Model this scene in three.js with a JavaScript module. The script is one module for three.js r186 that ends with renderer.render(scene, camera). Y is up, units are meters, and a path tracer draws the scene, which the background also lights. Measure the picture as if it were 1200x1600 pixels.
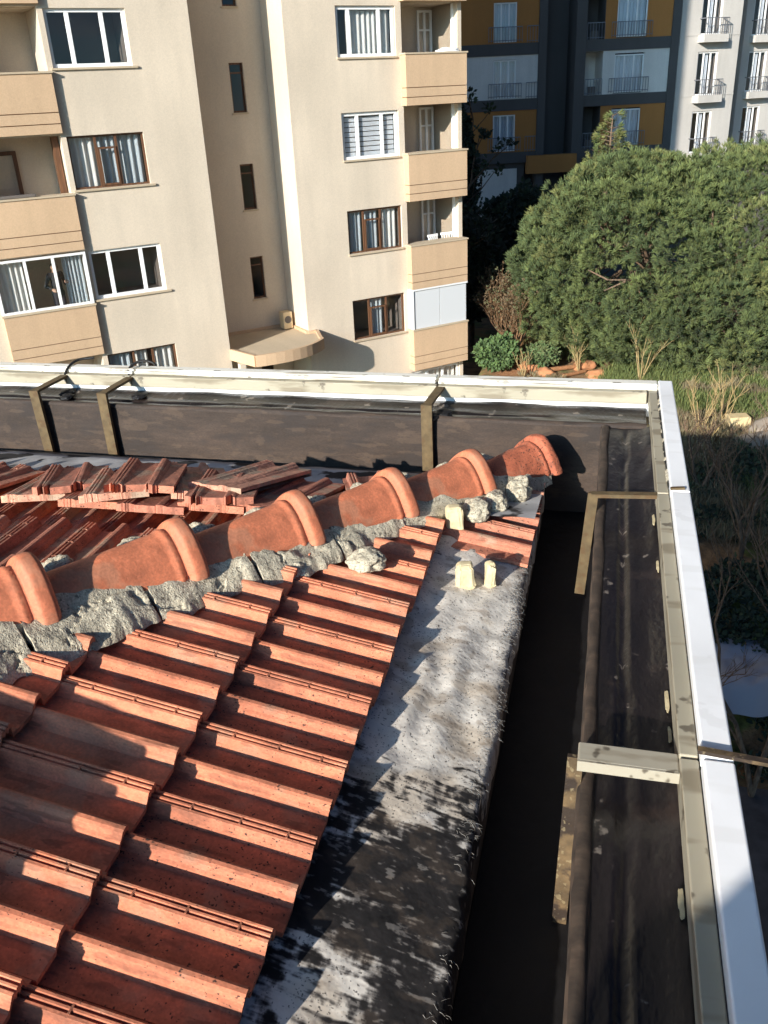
import * as THREE from 'three';
import { Sky } from 'three/addons/objects/Sky.js';
import { mergeGeometries } from 'three/addons/utils/BufferGeometryUtils.js';
import { MarchingCubes } from 'three/addons/objects/MarchingCubes.js';
import { RoundedBoxGeometry } from 'three/addons/geometries/RoundedBoxGeometry.js';

// ---------------------------------------------------------------- camera, sky, sun, exposure
// All coordinates below are written with y = 0 at the eye, GROUND metres above the garden; the whole scene is lifted at the end.
const GROUND = -11.2, LIFT = -GROUND;
const scene = new THREE.Scene();
const camera = new THREE.PerspectiveCamera(61.15, 0.75, 0.05, 3000);
camera.matrixAutoUpdate = true;
{
  const X = new THREE.Vector3(0.9698, -0.0448, -0.2397), Y = new THREE.Vector3(-0.0646, 0.8993, -0.4325), Z = new THREE.Vector3(0.2350, 0.4350, 0.8692);
  const m = new THREE.Matrix4().makeBasis(X, Y, Z);
  camera.quaternion.setFromRotationMatrix(m);
  camera.position.set(0, LIFT, 0);
}
const EL = 20 * Math.PI / 180;
const SUN = new THREE.Vector3(-0.3134 * Math.cos(EL), Math.sin(EL), 0.9496 * Math.cos(EL)).normalize();
const sky = new Sky();
sky.name = 'sky';
sky.scale.setScalar(2000);
sky.material.uniforms.sunPosition.value.copy(SUN);
sky.material.uniforms.turbidity.value = 6;
sky.material.uniforms.rayleigh.value = 0.9;
sky.material.uniforms.mieCoefficient.value = 0.004;
sky.userData.kind = 'structure';
scene.add(sky);
scene.environmentIntensity = 0.135;
const sun = new THREE.DirectionalLight(new THREE.Color(1.0, 0.92, 0.81), 5);
sun.name = 'sun';
sun.position.copy(SUN).multiplyScalar(120).add(new THREE.Vector3(0, LIFT - 4, -25));
sun.target.position.set(0, LIFT - 4, -25);
sun.castShadow = true;
sun.shadow.mapSize.set(4096, 4096);
Object.assign(sun.shadow.camera, { left: -60, right: 60, top: 60, bottom: -60, near: 1, far: 320 });
scene.add(sun, sun.target);
const renderer = new THREE.WebGLRenderer({ antialias: true });
renderer.setSize(768, 1024);
renderer.shadowMap.enabled = true;
renderer.toneMapping = THREE.LinearToneMapping;
renderer.toneMappingExposure = 1.55;

// ---------------------------------------------------------------- helpers
let seed = 12345;
function rnd() { seed = (seed + 0x6D2B79F5) | 0; let t = Math.imul(seed ^ (seed >>> 15), 1 | seed); t = (t + Math.imul(t ^ (t >>> 7), 61 | t)) ^ t; return ((t ^ (t >>> 14)) >>> 0) / 4294967296; }
const rr = (a, b) => a + (b - a) * rnd();
const V = (x, y, z) => new THREE.Vector3(x, y, z);
const clamp = (x, a = 0, b = 1) => Math.min(b, Math.max(a, x));
const sstep = (a, b, x) => { const t = clamp((x - a) / (b - a)); return t * t * (3 - 2 * t); };
const mix = (a, b, t) => a + (b - a) * t;
// lattice noise, periodic with the given period
function hash(x, y, s) { let h = Math.imul(x, 374761393) + Math.imul(y, 668265263) + Math.imul(s, 974634777); h = Math.imul(h ^ (h >>> 13), 1274126177); return ((h ^ (h >>> 16)) >>> 0) / 4294967296; }
function pn(x, y, px, py, s) {
  const xi = Math.floor(x), yi = Math.floor(y), fx = x - xi, fy = y - yi, u = fx * fx * (3 - 2 * fx), v = fy * fy * (3 - 2 * fy);
  const m = (a, p) => ((a % p) + p) % p, x0 = m(xi, px), x1 = m(xi + 1, px), y0 = m(yi, py), y1 = m(yi + 1, py);
  return mix(mix(hash(x0, y0, s), hash(x1, y0, s), u), mix(hash(x0, y1, s), hash(x1, y1, s), u), v);
}
function fbm(u, v, f, oct, s, fy = f) { let a = 0.5, r = 0, t = 0; for (let i = 0; i < oct; i++) { r += a * pn(u * f, v * fy, f, fy, s + i); t += a; a *= 0.5; f *= 2; fy *= 2; } return r / t; }
function n3(x, y, z, s = 0) {   // 3-D value noise
  const xi = Math.floor(x), yi = Math.floor(y), zi = Math.floor(z), fx = x - xi, fy = y - yi, fz = z - zi;
  const e = t => t * t * (3 - 2 * t), u = e(fx), v = e(fy), w = e(fz), h = (a, b, c) => hash(a + c * 57, b - c * 131, s + c);
  const L = c => mix(mix(h(xi, yi, c), h(xi + 1, yi, c), u), mix(h(xi, yi + 1, c), h(xi + 1, yi + 1, c), u), v);
  return mix(L(zi), L(zi + 1), w);
}
const f3 = (x, y, z, s = 0) => (n3(x, y, z, s) * 0.55 + n3(x * 2.1, y * 2.1, z * 2.1, s + 3) * 0.28 + n3(x * 4.3, y * 4.3, z * 4.3, s + 7) * 0.17) * 2 - 1;
function tex(w, h, fn, metresU = 1, metresV = 1, srgb = true) {      // fn(u, v) -> [r, g, b] in 0..255 (sRGB) or one grey value 0..1
  const d = new Uint8Array(w * h * 4);
  for (let j = 0; j < h; j++) for (let i = 0; i < w; i++) {
    const c = fn((i + 0.5) / w, (j + 0.5) / h), k = (j * w + i) * 4;
    if (typeof c === 'number') d[k] = d[k + 1] = d[k + 2] = clamp(c) * 255; else { d[k] = clamp(c[0], 0, 255); d[k + 1] = clamp(c[1], 0, 255); d[k + 2] = clamp(c[2], 0, 255); }
    d[k + 3] = 255;
  }
  const t = new THREE.DataTexture(d, w, h);
  t.magFilter = THREE.LinearFilter; t.minFilter = THREE.LinearMipmapLinearFilter; t.generateMipmaps = true;
  t.wrapS = t.wrapT = THREE.RepeatWrapping; t.repeat.set(1 / metresU, 1 / metresV);
  if (srgb) t.colorSpace = THREE.SRGBColorSpace;
  t.needsUpdate = true;
  return t;
}
function mat(o) { const m = (o.transmission || o.clearcoat || o.sheen) ? new THREE.MeshPhysicalMaterial() : new THREE.MeshStandardMaterial(); m.setValues({ roughness: 0.85, metalness: 0, ...o }); if (o.side === undefined) m.side = THREE.DoubleSide; return m; }
const col = (r, g, b) => new THREE.Color().setRGB(r / 255, g / 255, b / 255, THREE.SRGBColorSpace);
const mul = (c, k) => [c[0] * k, c[1] * k, c[2] * k];
const mixc = (a, b, t) => [mix(a[0], b[0], t), mix(a[1], b[1], t), mix(a[2], b[2], t)];
function triUV(g, s = 1) {           // uv in metres, projected along the dominant axis of each face's normal
  g = g.index ? g.toNonIndexed() : g;
  if (!g.attributes.normal) g.computeVertexNormals();
  const p = g.attributes.position, uv = new Float32Array(p.count * 2), a = V(0, 0, 0), b = V(0, 0, 0), c = V(0, 0, 0), n = V(0, 0, 0);
  for (let i = 0; i < p.count; i += 3) {
    a.fromBufferAttribute(p, i); b.fromBufferAttribute(p, i + 1); c.fromBufferAttribute(p, i + 2);
    n.crossVectors(b.clone().sub(a), c.clone().sub(a)); const x = Math.abs(n.x), y = Math.abs(n.y), z = Math.abs(n.z);
    [a, b, c].forEach((q, k) => { const [u, v] = x >= y && x >= z ? [q.z, q.y] : y >= z ? [q.x, q.z] : [q.x, q.y]; uv[(i + k) * 2] = u * s; uv[(i + k) * 2 + 1] = v * s; });
  }
  g.setAttribute('uv', new THREE.BufferAttribute(uv, 2));
  return g;
}
const clean = g => { g = g.index ? g.toNonIndexed() : g; for (const k of Object.keys(g.attributes)) if (!['position', 'normal', 'uv'].includes(k)) g.deleteAttribute(k); return g; };
const merge = a => a.length === 1 ? clean(a[0]) : mergeGeometries(a.map(clean));
const bx = (x0, x1, y0, y1, z0, z1) => new THREE.BoxGeometry(Math.abs(x1 - x0), Math.abs(y1 - y0), Math.abs(z1 - z0)).translate((x0 + x1) / 2, (y0 + y1) / 2, (z0 + z1) / 2);
const rb = (x0, x1, y0, y1, z0, z1, r = 0.004) => new RoundedBoxGeometry(Math.abs(x1 - x0), Math.abs(y1 - y0), Math.abs(z1 - z0), 2, r).translate((x0 + x1) / 2, (y0 + y1) / 2, (z0 + z1) / 2);
function bar(a, b, w, h) {            // box between two points
  const d = b.clone().sub(a), L = d.length(), g = new THREE.BoxGeometry(w, h, L);
  g.applyQuaternion(new THREE.Quaternion().setFromRotationMatrix(new THREE.Matrix4().lookAt(b, a, Math.abs(d.y) > 0.9 * L ? V(1, 0, 0) : V(0, 1, 0))));
  return g.translate((a.x + b.x) / 2, (a.y + b.y) / 2, (a.z + b.z) / 2);
}
function cone(a, b, ra, rb_, seg = 5) { // tapered stick between two points
  const d = b.clone().sub(a), g = new THREE.CylinderGeometry(rb_, ra, d.length(), seg, 1, true);
  g.applyQuaternion(new THREE.Quaternion().setFromUnitVectors(V(0, 1, 0), d.clone().normalize()));
  return g.translate((a.x + b.x) / 2, (a.y + b.y) / 2, (a.z + b.z) / 2);
}
const names = {};
function numbered(n) { names[n] = (names[n] ?? -1) + 1; return names[n] ? n + '_' + String(names[n]).padStart(3, '0') : n; }
function thing(name, label, category, pos = [0, 0, 0], turn = 0, group) {
  const o = new THREE.Group(); o.name = numbered(name); o.position.set(...pos); o.rotation.y = turn; scene.add(o);
  o.userData = { label, category }; if (group) o.userData.group = group;
  return o;
}
function shadow(m) { m.castShadow = m.receiveShadow = true; return m; }
// part(): geometry given in the coordinates of the file (y = 0 at the eye), moved to the parent's own origin; partL(): already local
function partL(parent, name, geo, m, label) { const o = shadow(new THREE.Mesh(geo, m)); o.name = name; if (label) o.userData.label = label; parent.add(o); return o; }
function part(parent, name, geo, m, label) { const p = parent.position; geo.translate(-p.x, -p.y, -p.z); return partL(parent, name, geo, m, label); }
function subgroup(parent, name, label) { const o = new THREE.Group(); o.name = name; if (label) o.userData.label = label; parent.add(o); return o; }
function solo(name, geo, m, label, category, group) { const o = shadow(new THREE.Mesh(geo, m)); o.name = numbered(name); scene.add(o); o.userData = { label, category }; if (group) o.userData.group = group; return o; }
function structure(name, geo, m) { const o = shadow(new THREE.Mesh(geo, m)); o.name = numbered(name); o.userData.kind = 'structure'; scene.add(o); return o; }

// ---------------------------------------------------------------- materials
const grain = (u, v, s) => fbm(u, v, 64, 2, s);
function clayTex(base, s, spots, dust, streak = 0.3) {
  return tex(512, 512, (u, v) => {
    const big = fbm(u, v, 4, 3, s) - 0.5, mid = fbm(u, v, 16, 3, s + 11) - 0.5, fine = fbm(u, v, 128, 2, s + 23) - 0.5;
    let c = mul(base, 1 + big * 0.30 + mid * 0.22 + fine * 0.20);
    const d = sstep(0.56, 0.70, fbm(u, v, 8, 4, s + 31)) * dust; c = mixc(c, [168, 150, 128], d * 0.5);
    const st = sstep(0.62, 0.72, fbm(u, v, 10, 4, s + 71, 30)) ; c = mixc(c, [96, 62, 48], st * streak);
    const zone = sstep(0.46, 0.66, fbm(u, v, 4, 3, s + 53)), lim = spots ? 0.82 - spots * 0.15 * zone : 2, sp = fbm(u, v, 116, 2, s + 41); if (sp > lim) c = mixc(c, [42, 33, 30], sstep(0, 0.06, sp - lim) * 0.85);
    return c;
  }, 0.55, 0.55);
}
const bumpFine = tex(512, 512, (u, v) => fbm(u, v, 24, 5, 901), 0.3, 0.3, false);
const bumpCoarse = tex(512, 512, (u, v) => fbm(u, v, 8, 6, 911), 0.4, 0.4, false);
const clay = [
  mat({ map: clayTex([202, 124, 92], 1, 0.0, 0.5), roughness: 0.86, bumpMap: bumpFine, bumpScale: 0.0012 }),
  mat({ map: clayTex([192, 116, 86], 5, 0.05, 0.7), roughness: 0.88, bumpMap: bumpFine, bumpScale: 0.0012 }),
  mat({ map: clayTex([208, 131, 98], 9, 0.0, 0.3), roughness: 0.85, bumpMap: bumpFine, bumpScale: 0.0012 }),
];
const claySpot = [
  mat({ map: clayTex([200, 122, 90], 17, 0.3, 0.5), roughness: 0.86, bumpMap: bumpFine, bumpScale: 0.0014 }),
  mat({ map: clayTex([194, 118, 88], 27, 0.42, 0.7), roughness: 0.86, bumpMap: bumpFine, bumpScale: 0.0014 }),
];
const clayOld = [
  mat({ map: clayTex([190, 122, 96], 37, 0.25, 1.3), roughness: 0.92, bumpMap: bumpFine, bumpScale: 0.0014 }),
  mat({ map: clayTex([206, 148, 122], 47, 0.3, 1.6), roughness: 0.92, bumpMap: bumpFine, bumpScale: 0.0014 }),
  mat({ map: clayTex([174, 112, 90], 57, 0.35, 1.2), roughness: 0.92, bumpMap: bumpFine, bumpScale: 0.0014 }),
];
const clayRidge = mat({ map: clayTex([200, 118, 84], 67, 0, 0.5, 0), roughness: 0.72, bumpMap: bumpFine, bumpScale: 0.0008 });
const clayRidgeChipped = mat({ map: clayTex([176, 98, 70], 77, 0.7, 0.5, 0.2), roughness: 0.8, bumpMap: bumpFine, bumpScale: 0.0012 });
const mortarM = mat({ map: tex(512, 512, (u, v) => { const a = fbm(u, v, 6, 4, 101), b = fbm(u, v, 96, 2, 105), p = fbm(u, v, 40, 3, 109); let c = mul([186, 176, 154], 0.74 + a * 0.5 + (b - 0.5) * 0.35); if (p > 0.66) c = mixc(c, [92, 86, 76], sstep(0.66, 0.76, p) * 0.7); return c; }, 0.3, 0.3), roughness: 0.95, bumpMap: tex(512, 512, (u, v) => { const p = fbm(u, v, 28, 4, 121); return 0.6 * fbm(u, v, 60, 3, 117) + 0.4 * (1 - sstep(0.6, 0.72, p)); }, 0.16, 0.16, false), bumpScale: 0.0022 });
const paleMortarM = mat({ map: tex(256, 256, (u, v) => mul([204, 188, 150], 0.78 + fbm(u, v, 8, 5, 131) * 0.36), 0.2, 0.2), roughness: 0.95, bumpMap: bumpCoarse, bumpScale: 0.004 });
const deckM = mat({ map: tex(256, 256, (u, v) => mul([92, 84, 78], 0.7 + fbm(u, v, 8, 5, 141) * 0.6), 0.5, 0.5), roughness: 0.95 });
const bitumenM = mat({ map: tex(512, 512, (u, v) => mul([15, 14, 16], 0.75 + fbm(u, v, 8, 5, 151) * 0.6), 0.8, 0.8), roughness: 0.62, bumpMap: bumpCoarse, bumpScale: 0.004 });
// parapet membrane: dark brown roofing felt, brushed lengthwise, dull
const wallFeltM = mat({ map: tex(1024, 512, (u, v) => {
  const a = fbm(u, v, 3, 4, 161, 4), b = fbm(u, v, 14, 5, 165, 40) - 0.5, f = fbm(u, v, 200, 2, 169) - 0.5, blot = fbm(u, v, 9, 5, 173, 7);
  let c = mul([63, 51, 43], 0.74 + a * 0.46 + b * 0.26 + f * 0.28);
  c = mixc(c, [44, 38, 36], sstep(0.52, 0.72, blot) * 0.5); c = mixc(c, [92, 75, 60], sstep(0.6, 0.7, fbm(u, v, 16, 5, 179, 18)) * 0.4);
  return c; }, 1.3, 0.5), roughness: 0.8, bumpMap: bumpCoarse, bumpScale: 0.003 });
const ledgeFeltM = mat({ map: tex(1024, 1024, (u, v) => {
  const a = fbm(u, v, 5, 4, 181), b = fbm(u, v, 40, 4, 185, 5) - 0.5, f = fbm(u, v, 160, 2, 189) - 0.5;
  let c = mul([28, 24, 25], 0.65 + a * 0.6 + b * 0.35 + f * 0.3);
  c = mixc(c, [70, 57, 50], sstep(0.56, 0.7, fbm(u, v, 7, 5, 193)) * 0.5);
  c = mixc(c, [150, 140, 128], sstep(0.72, 0.78, fbm(u, v, 18, 5, 197)) * 0.7);
  return c; }, 0.9, 0.9), roughness: 0.32, bumpMap: tex(512, 512, (u, v) => 0.6 * fbm(u, v, 10, 4, 203, 3) + 0.4 * fbm(u, v, 40, 3, 207), 0.4, 0.8, false), bumpScale: 0.003 });
const feltEdgeM = mat({ map: tex(512, 256, (u, v) => mul([66, 54, 44], 0.5 + fbm(u, v, 14, 5, 213, 10) * 1.0), 0.6, 0.2), roughness: 0.8, bumpMap: bumpCoarse, bumpScale: 0.003 });
const grimeW = (base, s, k) => tex(512, 512, (u, v) => { const a = fbm(u, v, 4, 4, s), st = fbm(u, v, 4, 5, s + 5, 18), p = fbm(u, v, 20, 4, s + 9); let c = mul(base, 0.92 + a * 0.16); c = mixc(c, [120, 108, 88], sstep(0.58, 0.74, st) * k); c = mixc(c, [66, 58, 48], sstep(0.68, 0.76, p) * k); return c; }, 0.9, 0.9);
const capM = mat({ map: grimeW([238, 238, 238], 221, 0.05), roughness: 0.42 });
const capFarM = mat({ map: grimeW([232, 228, 216], 231, 0.5), roughness: 0.5 });
const tubeM = mat({ map: grimeW([168, 160, 140], 241, 0.6), roughness: 0.55, metalness: 0.15 });
const bracketM = mat({ map: tex(256, 256, (u, v) => { let c = mul([104, 87, 60], 0.76 + fbm(u, v, 6, 4, 251) * 0.4); c = mixc(c, [88, 62, 38], sstep(0.5, 0.75, fbm(u, v, 7, 4, 255)) * 0.5); return c; }, 0.15, 0.15), roughness: 0.7, metalness: 0.25 });
const bracketPaleM = mat({ map: grimeW([168, 160, 142], 261, 0.7), roughness: 0.6, metalness: 0.1 });
const tarredIronM = mat({ map: tex(256, 512, (u, v) => { let c = mul([98, 80, 56], 0.6 + fbm(u, v, 6, 5, 271, 12) * 0.75); c = mixc(c, [44, 34, 28], sstep(0.46, 0.62, fbm(u, v, 5, 5, 275, 9)) * 0.85); c = mixc(c, [150, 136, 104], sstep(0.66, 0.74, fbm(u, v, 20, 4, 279, 30)) * 0.6); return c; }, 0.18, 0.36), roughness: 0.75, metalness: 0.15, bumpMap: bumpFine, bumpScale: 0.0015 });
const blackM = mat({ color: col(24, 22, 22), roughness: 0.6 });
const plasterTex = (base, s) => tex(1024, 1024, (u, v) => { const a = fbm(u, v, 3, 5, s) - 0.5, st = fbm(u, v, 24, 4, s + 3, 3) - 0.5, f = fbm(u, v, 256, 2, s + 7) - 0.5; return mul(base, 1 + a * 0.12 + st * 0.06 + f * 0.07); }, 6, 6);
const plasterM = mat({ map: plasterTex([206, 191, 171], 301), roughness: 0.95, bumpMap: bumpFine, bumpScale: 0.002 });
const tanM = mat({ map: plasterTex([198, 168, 136], 311), roughness: 0.95, bumpMap: bumpFine, bumpScale: 0.002 });
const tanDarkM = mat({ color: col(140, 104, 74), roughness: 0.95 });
const concreteM = mat({ map: plasterTex([190, 172, 146], 321), roughness: 0.95 });
const pvcM = mat({ color: col(236, 236, 234), roughness: 0.45 });
const woodM = mat({ map: tex(128, 256, (u, v) => mul([98, 66, 44], 0.7 + fbm(u, v, 16, 4, 331, 3) * 0.6), 0.4, 1), roughness: 0.6 });
const glassM = mat({ color: 0xffffff, transmission: 1, thickness: 0, roughness: 0.03, ior: 1.5 });
const curtainM = mat({ color: col(226, 226, 220), transmission: 0.3, thickness: 0, roughness: 1 });
const curtainGreyM = mat({ color: col(176, 186, 190), transmission: 0.2, thickness: 0, roughness: 1 });
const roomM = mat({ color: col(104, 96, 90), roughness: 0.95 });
const blindM = mat({ color: col(196, 200, 204), roughness: 0.7 });
const skinM = mat({ color: col(196, 150, 122), roughness: 0.7 });

// ---------------------------------------------------------------- the building underfoot: body, roof deck, gutter
const HE = 1.28, XE = -0.48, ZE = -2.763, KH = 1.611, AL = 15.5 * Math.PI / 180, TA = Math.tan(AL), TB = TA / KH, BE = Math.atan(TB);
const planeA = (x, h = 0) => -HE + TA * (XE - x) + h, planeB = (z, h = 0) => -HE + TB * (z - ZE) + h;
const hipX = z => XE - (z - ZE) / KH, hipZ = x => ZE + KH * (XE - x);
const LIPX = -0.2, LIPZ = -3.15, WALLX = 0.008, WALLZ = -3.36, FLOOR_G = -1.62;
const outerM = mat({ map: plasterTex([206, 198, 186], 341), roughness: 0.95 });
{
  const b = thing('building_body', 'pale rendered outer walls of the building under the tiled roof', 'building', [-5, GROUND, 2]);
  part(b, 'wall', triUV(bx(-12, 0.262, GROUND, -1.63, -3.632, 9)), outerM);
}
const roof = thing('tiled_roof', 'orange clay tile hip roof with mortared ridge and bare felt eave', 'roof', [-1.2, -1.62, -1.2]);
{ // deck: two sloping slabs that meet under the hip
  const top = -0.052, th = 0.16;
  const poly = pts => { // pts: top outline, counter-clockwise from above; extruded straight down
    const g = new THREE.BufferGeometry(), v = [], n = pts.length, lo = pts.map(p => V(p.x, p.y - th, p.z)), q = (...a) => a.forEach(p => v.push(p.x, p.y, p.z));
    for (let i = 1; i < n - 1; i++) { q(pts[0], pts[i], pts[i + 1]); q(lo[0], lo[i + 1], lo[i]); }
    for (let i = 0; i < n; i++) { const j = (i + 1) % n; q(pts[i], lo[i], pts[j]); q(pts[j], lo[i], lo[j]); }
    g.setAttribute('position', new THREE.Float32BufferAttribute(v, 3)); g.computeVertexNormals(); return triUV(g);
  };
  const zc = hipZ(LIPX), A = (x, z) => V(x, planeA(x, top), z), B = (x, z) => V(x, planeB(z, top), z);
  part(roof, 'roof_deck', poly([A(LIPX, 6), A(LIPX, zc), A(-3.6, hipZ(-3.6)), A(-3.6, 6)]), deckM);
  part(roof, 'roof_deck', poly([B(LIPX, zc + 0.001), B(LIPX, LIPZ), B(-7, LIPZ), B(-7, hipZ(-3.6)), B(-3.6, hipZ(-3.6))].map(p => { p.y -= 0.002; return p; })), deckM);
  part(roof, 'eave_wall', merge([bx(LIPX - 0.12, LIPX - 0.005, -1.63, -1.5, LIPZ + 0.01, 6), bx(-7, LIPX - 0.125, -1.63, -1.5, LIPZ + 0.01, LIPZ + 0.12)]), bitumenM);
}
{
  const g = thing('roof_gutter', 'deep black bitumen-lined box gutter between eave and parapet', 'gutter', [0, FLOOR_G, -3]);
  part(g, 'gutter_floor', triUV(merge([bx(LIPX - 0.004, WALLX + 0.02, FLOOR_G - 0.01, FLOOR_G, WALLZ - 0.02, 6), bx(-8, LIPX - 0.005, FLOOR_G - 0.01, FLOOR_G, WALLZ - 0.02, LIPZ + 0.009)])), bitumenM);
}

// one interlocking clay tile: X up the slope, Y out of the roof, u runs across (towards -Z)
const TW = 0.2105, TL = 0.405, GAUGE = 0.323;
const PROF = [[0, .009], [.013, .009], [.0175, .030], [.0205, .0330], [.0245, .0328], [.0260, .0280], [.0295, .0276], [.0310, .0322], [.0345, .0318], [.0360, .0270], [.0395, .0266], [.0410, .0308], [.0460, .0300], [.0530, .0165], [.0555, .0135], [.0590, .009], [.120, .009], [.1245, .0265], [.1275, .0310], [.1330, .0325], [.1410, .0318], [.1460, .0290], [.1500, .0215], [.1545, .0185], [.1570, .0135], [.1600, .009], [.2100, .009]];
for (const p of PROF) if (p[1] > 0.01) p[1] = 0.009 + (p[1] - 0.009) * 1.3;
const PBOT = PROF.map(([u, h]) => h > 0.015 ? h - 0.0135 : -0.003);
function tileGeo(lens, bars = true, head = 1) {          // lens: length of the tile at each profile point (or one number)
  const L = PROF.map((p, i) => Array.isArray(lens) ? lens[i] : lens), v = [], uv = [];
  const P = (l, i, h) => [l, head < 1 && h > 0 ? 0.009 + (h - 0.009) * (l > 0.01 ? head : 0.6) : h, TW / 2 - PROF[i][0]];
  const quad = (a, b, c, d, t) => { for (const k of [a, b, c, a, c, d]) { v.push(...k); uv.push(...(t ? [k[1], k[2]] : [k[0], k[2] + k[1]])); } };
  for (let i = 0; i < PROF.length - 1; i++) {
    const j = i + 1, a = PROF[i][1], b = PROF[j][1], c = head < 1 ? -0.014 : PBOT[i], d = head < 1 ? -0.014 : PBOT[j];
    if (L[i] < 0.004 && L[j] < 0.004) continue;
    quad(P(0, i, a), P(0, j, b), P(L[j], j, b), P(L[i], i, a));
    quad(P(0, j, d), P(0, i, c), P(L[i], i, c), P(L[j], j, d));
    quad(P(0, i, c), P(0, j, d), P(0, j, b), P(0, i, a), true);
    quad(P(L[j], j, d), P(L[i], i, c), P(L[i], i, a), P(L[j], j, b), true);
  }
  for (const i of [0, PROF.length - 1]) if (L[i] > 0.004) quad(P(0, i, PBOT[i]), P(L[i], i, PBOT[i]), P(L[i], i, PROF[i][1]), P(0, i, PROF[i][1]));
  const g = new THREE.BufferGeometry();
  g.setAttribute('position', new THREE.Float32BufferAttribute(v, 3)); g.setAttribute('uv', new THREE.Float32BufferAttribute(uv, 2)); g.computeVertexNormals();
  const list = [g];
  if (bars) for (const l of [0.055, 0.15, 0.25]) if (Math.min(L[5], L[10]) > l + 0.01) { const g2 = bx(-0.0018, 0.0018, -0.010, 0.0, -0.0095, 0.0095); g2.rotateX(0.04).translate(l, 0.0392, TW / 2 - 0.0325); list.push(g2); }
  return merge(list);
}
const tileFull = tileGeo(TL);
function basis(up, normal) { const z = up.clone().cross(normal).normalize(), y = z.clone().cross(up).normalize(); return new THREE.Quaternion().setFromRotationMatrix(new THREE.Matrix4().makeBasis(up.clone().normalize(), y, z)); }
function placeTile(parent, geo, m, p, up, normal, name = 'roof_tile') {
  const o = shadow(new THREE.Mesh(geo, m)); o.name = name; o.position.copy(p).sub(parent.position); o.quaternion.copy(basis(up, normal)); parent.add(o); return o;
}
const tiltUp = (dir, nrm, rise) => dir.clone().addScaledVector(nrm, -rise / GAUGE).normalize();
{ // slope facing the right-hand gutter
  const up = V(-Math.cos(AL), Math.sin(AL), 0), nrm = V(Math.sin(AL), Math.cos(AL), 0);
  // tile boundaries along z: groove ribs (u about .04) stand at z = -1.744, one tile further every TW
  const z0 = -1.744 - 0.04 + TW / 2;
  for (let c = 0; c <= 4; c++) {
    const xl = XE + (1 - c) * GAUGE * Math.cos(AL) - (c === 0 ? 0.025 : 0);
    for (let k = -8; k < 14; k++) {
      const zc = z0 + k * TW + (c === 0 ? -0.035 : c % 2 ? 0 : 0.012) + rr(-0.002, 0.002);
      if (c === 0 && zc > -2.42) continue;
      if (zc > 0.9) continue;
      const lens = PROF.map(([u]) => { const z = zc - TW / 2 + u; return clamp((xl - hipX(z)) / Math.cos(AL) + 0.0, 0, TL); });
      const mx = Math.max(...lens); if (mx < 0.03) continue;
      const jit = () => rr(-0.002, 0.002);
      const p = V(xl + rr(-0.006, 0.006), 0, zc); p.y = planeA(p.x, -0.0195 + rr(-0.001, 0.001)) + (c === 0 ? -0.012 : 0);
      const dir = tiltUp(up, nrm, 0.030).add(V(0, jit() * 0.6, jit() * 1.6)).normalize();
      const full = Math.min(...lens) > TL - 0.01;
      const m = c === 0 ? clayOld[(k + 40) % 3] : c === 1 ? (zc > -1.75 ? claySpot[(k + 40) % 2] : clay[(k + 41) % 3]) : clay[(k + c + 40) % 3];
      placeTile(roof, full ? tileFull : tileGeo(lens), m, p, dir, nrm);
    }
  }
}
// slope facing the far parapet: three courses, turned a little out of square
const PSI = -7 * Math.PI / 180;
const upB = V(-Math.sin(PSI), TB * Math.cos(PSI), Math.cos(PSI)).normalize(), nrmB = V(0, Math.cos(BE), -Math.sin(BE));
{
  const acr = V(1, 0, Math.tan(PSI) * -1).normalize();
  for (let c = 0; c < 5; c++) {
    const zl = -2.73 + c * GAUGE * 0.985;
    for (let k = 0; k < 24; k++) {
      const x = -0.45 - k * TW * 1.0 + (c % 2) * 0.03 + c * GAUGE * Math.sin(-PSI);
      if (x < -4.6) continue;
      const p = V(x + rr(-0.004, 0.004), 0, zl + rr(-0.012, 0.012)); p.y = planeB(p.z, -0.0225 + rr(-0.002, 0.003));
      const lens = PROF.map(([u]) => { const px = x - TW / 2 + u; // distance up the tile to the hip
        const hz = hipZ(px); return clamp((hz - zl) * 0.93 + 0.0, 0, TL); });
      if (Math.max(...lens) < 0.05) continue;
      const dir = tiltUp(upB, nrmB, 0.030).add(V(rr(-0.02, 0.02), rr(-0.006, 0.006), 0)).normalize();
      placeTile(roof, Math.min(...lens) > TL - 0.01 ? tileFull : tileGeo(lens), clayOld[(k * 2 + c) % 3], p, dir, nrmB);
    }
  }
}

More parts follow.
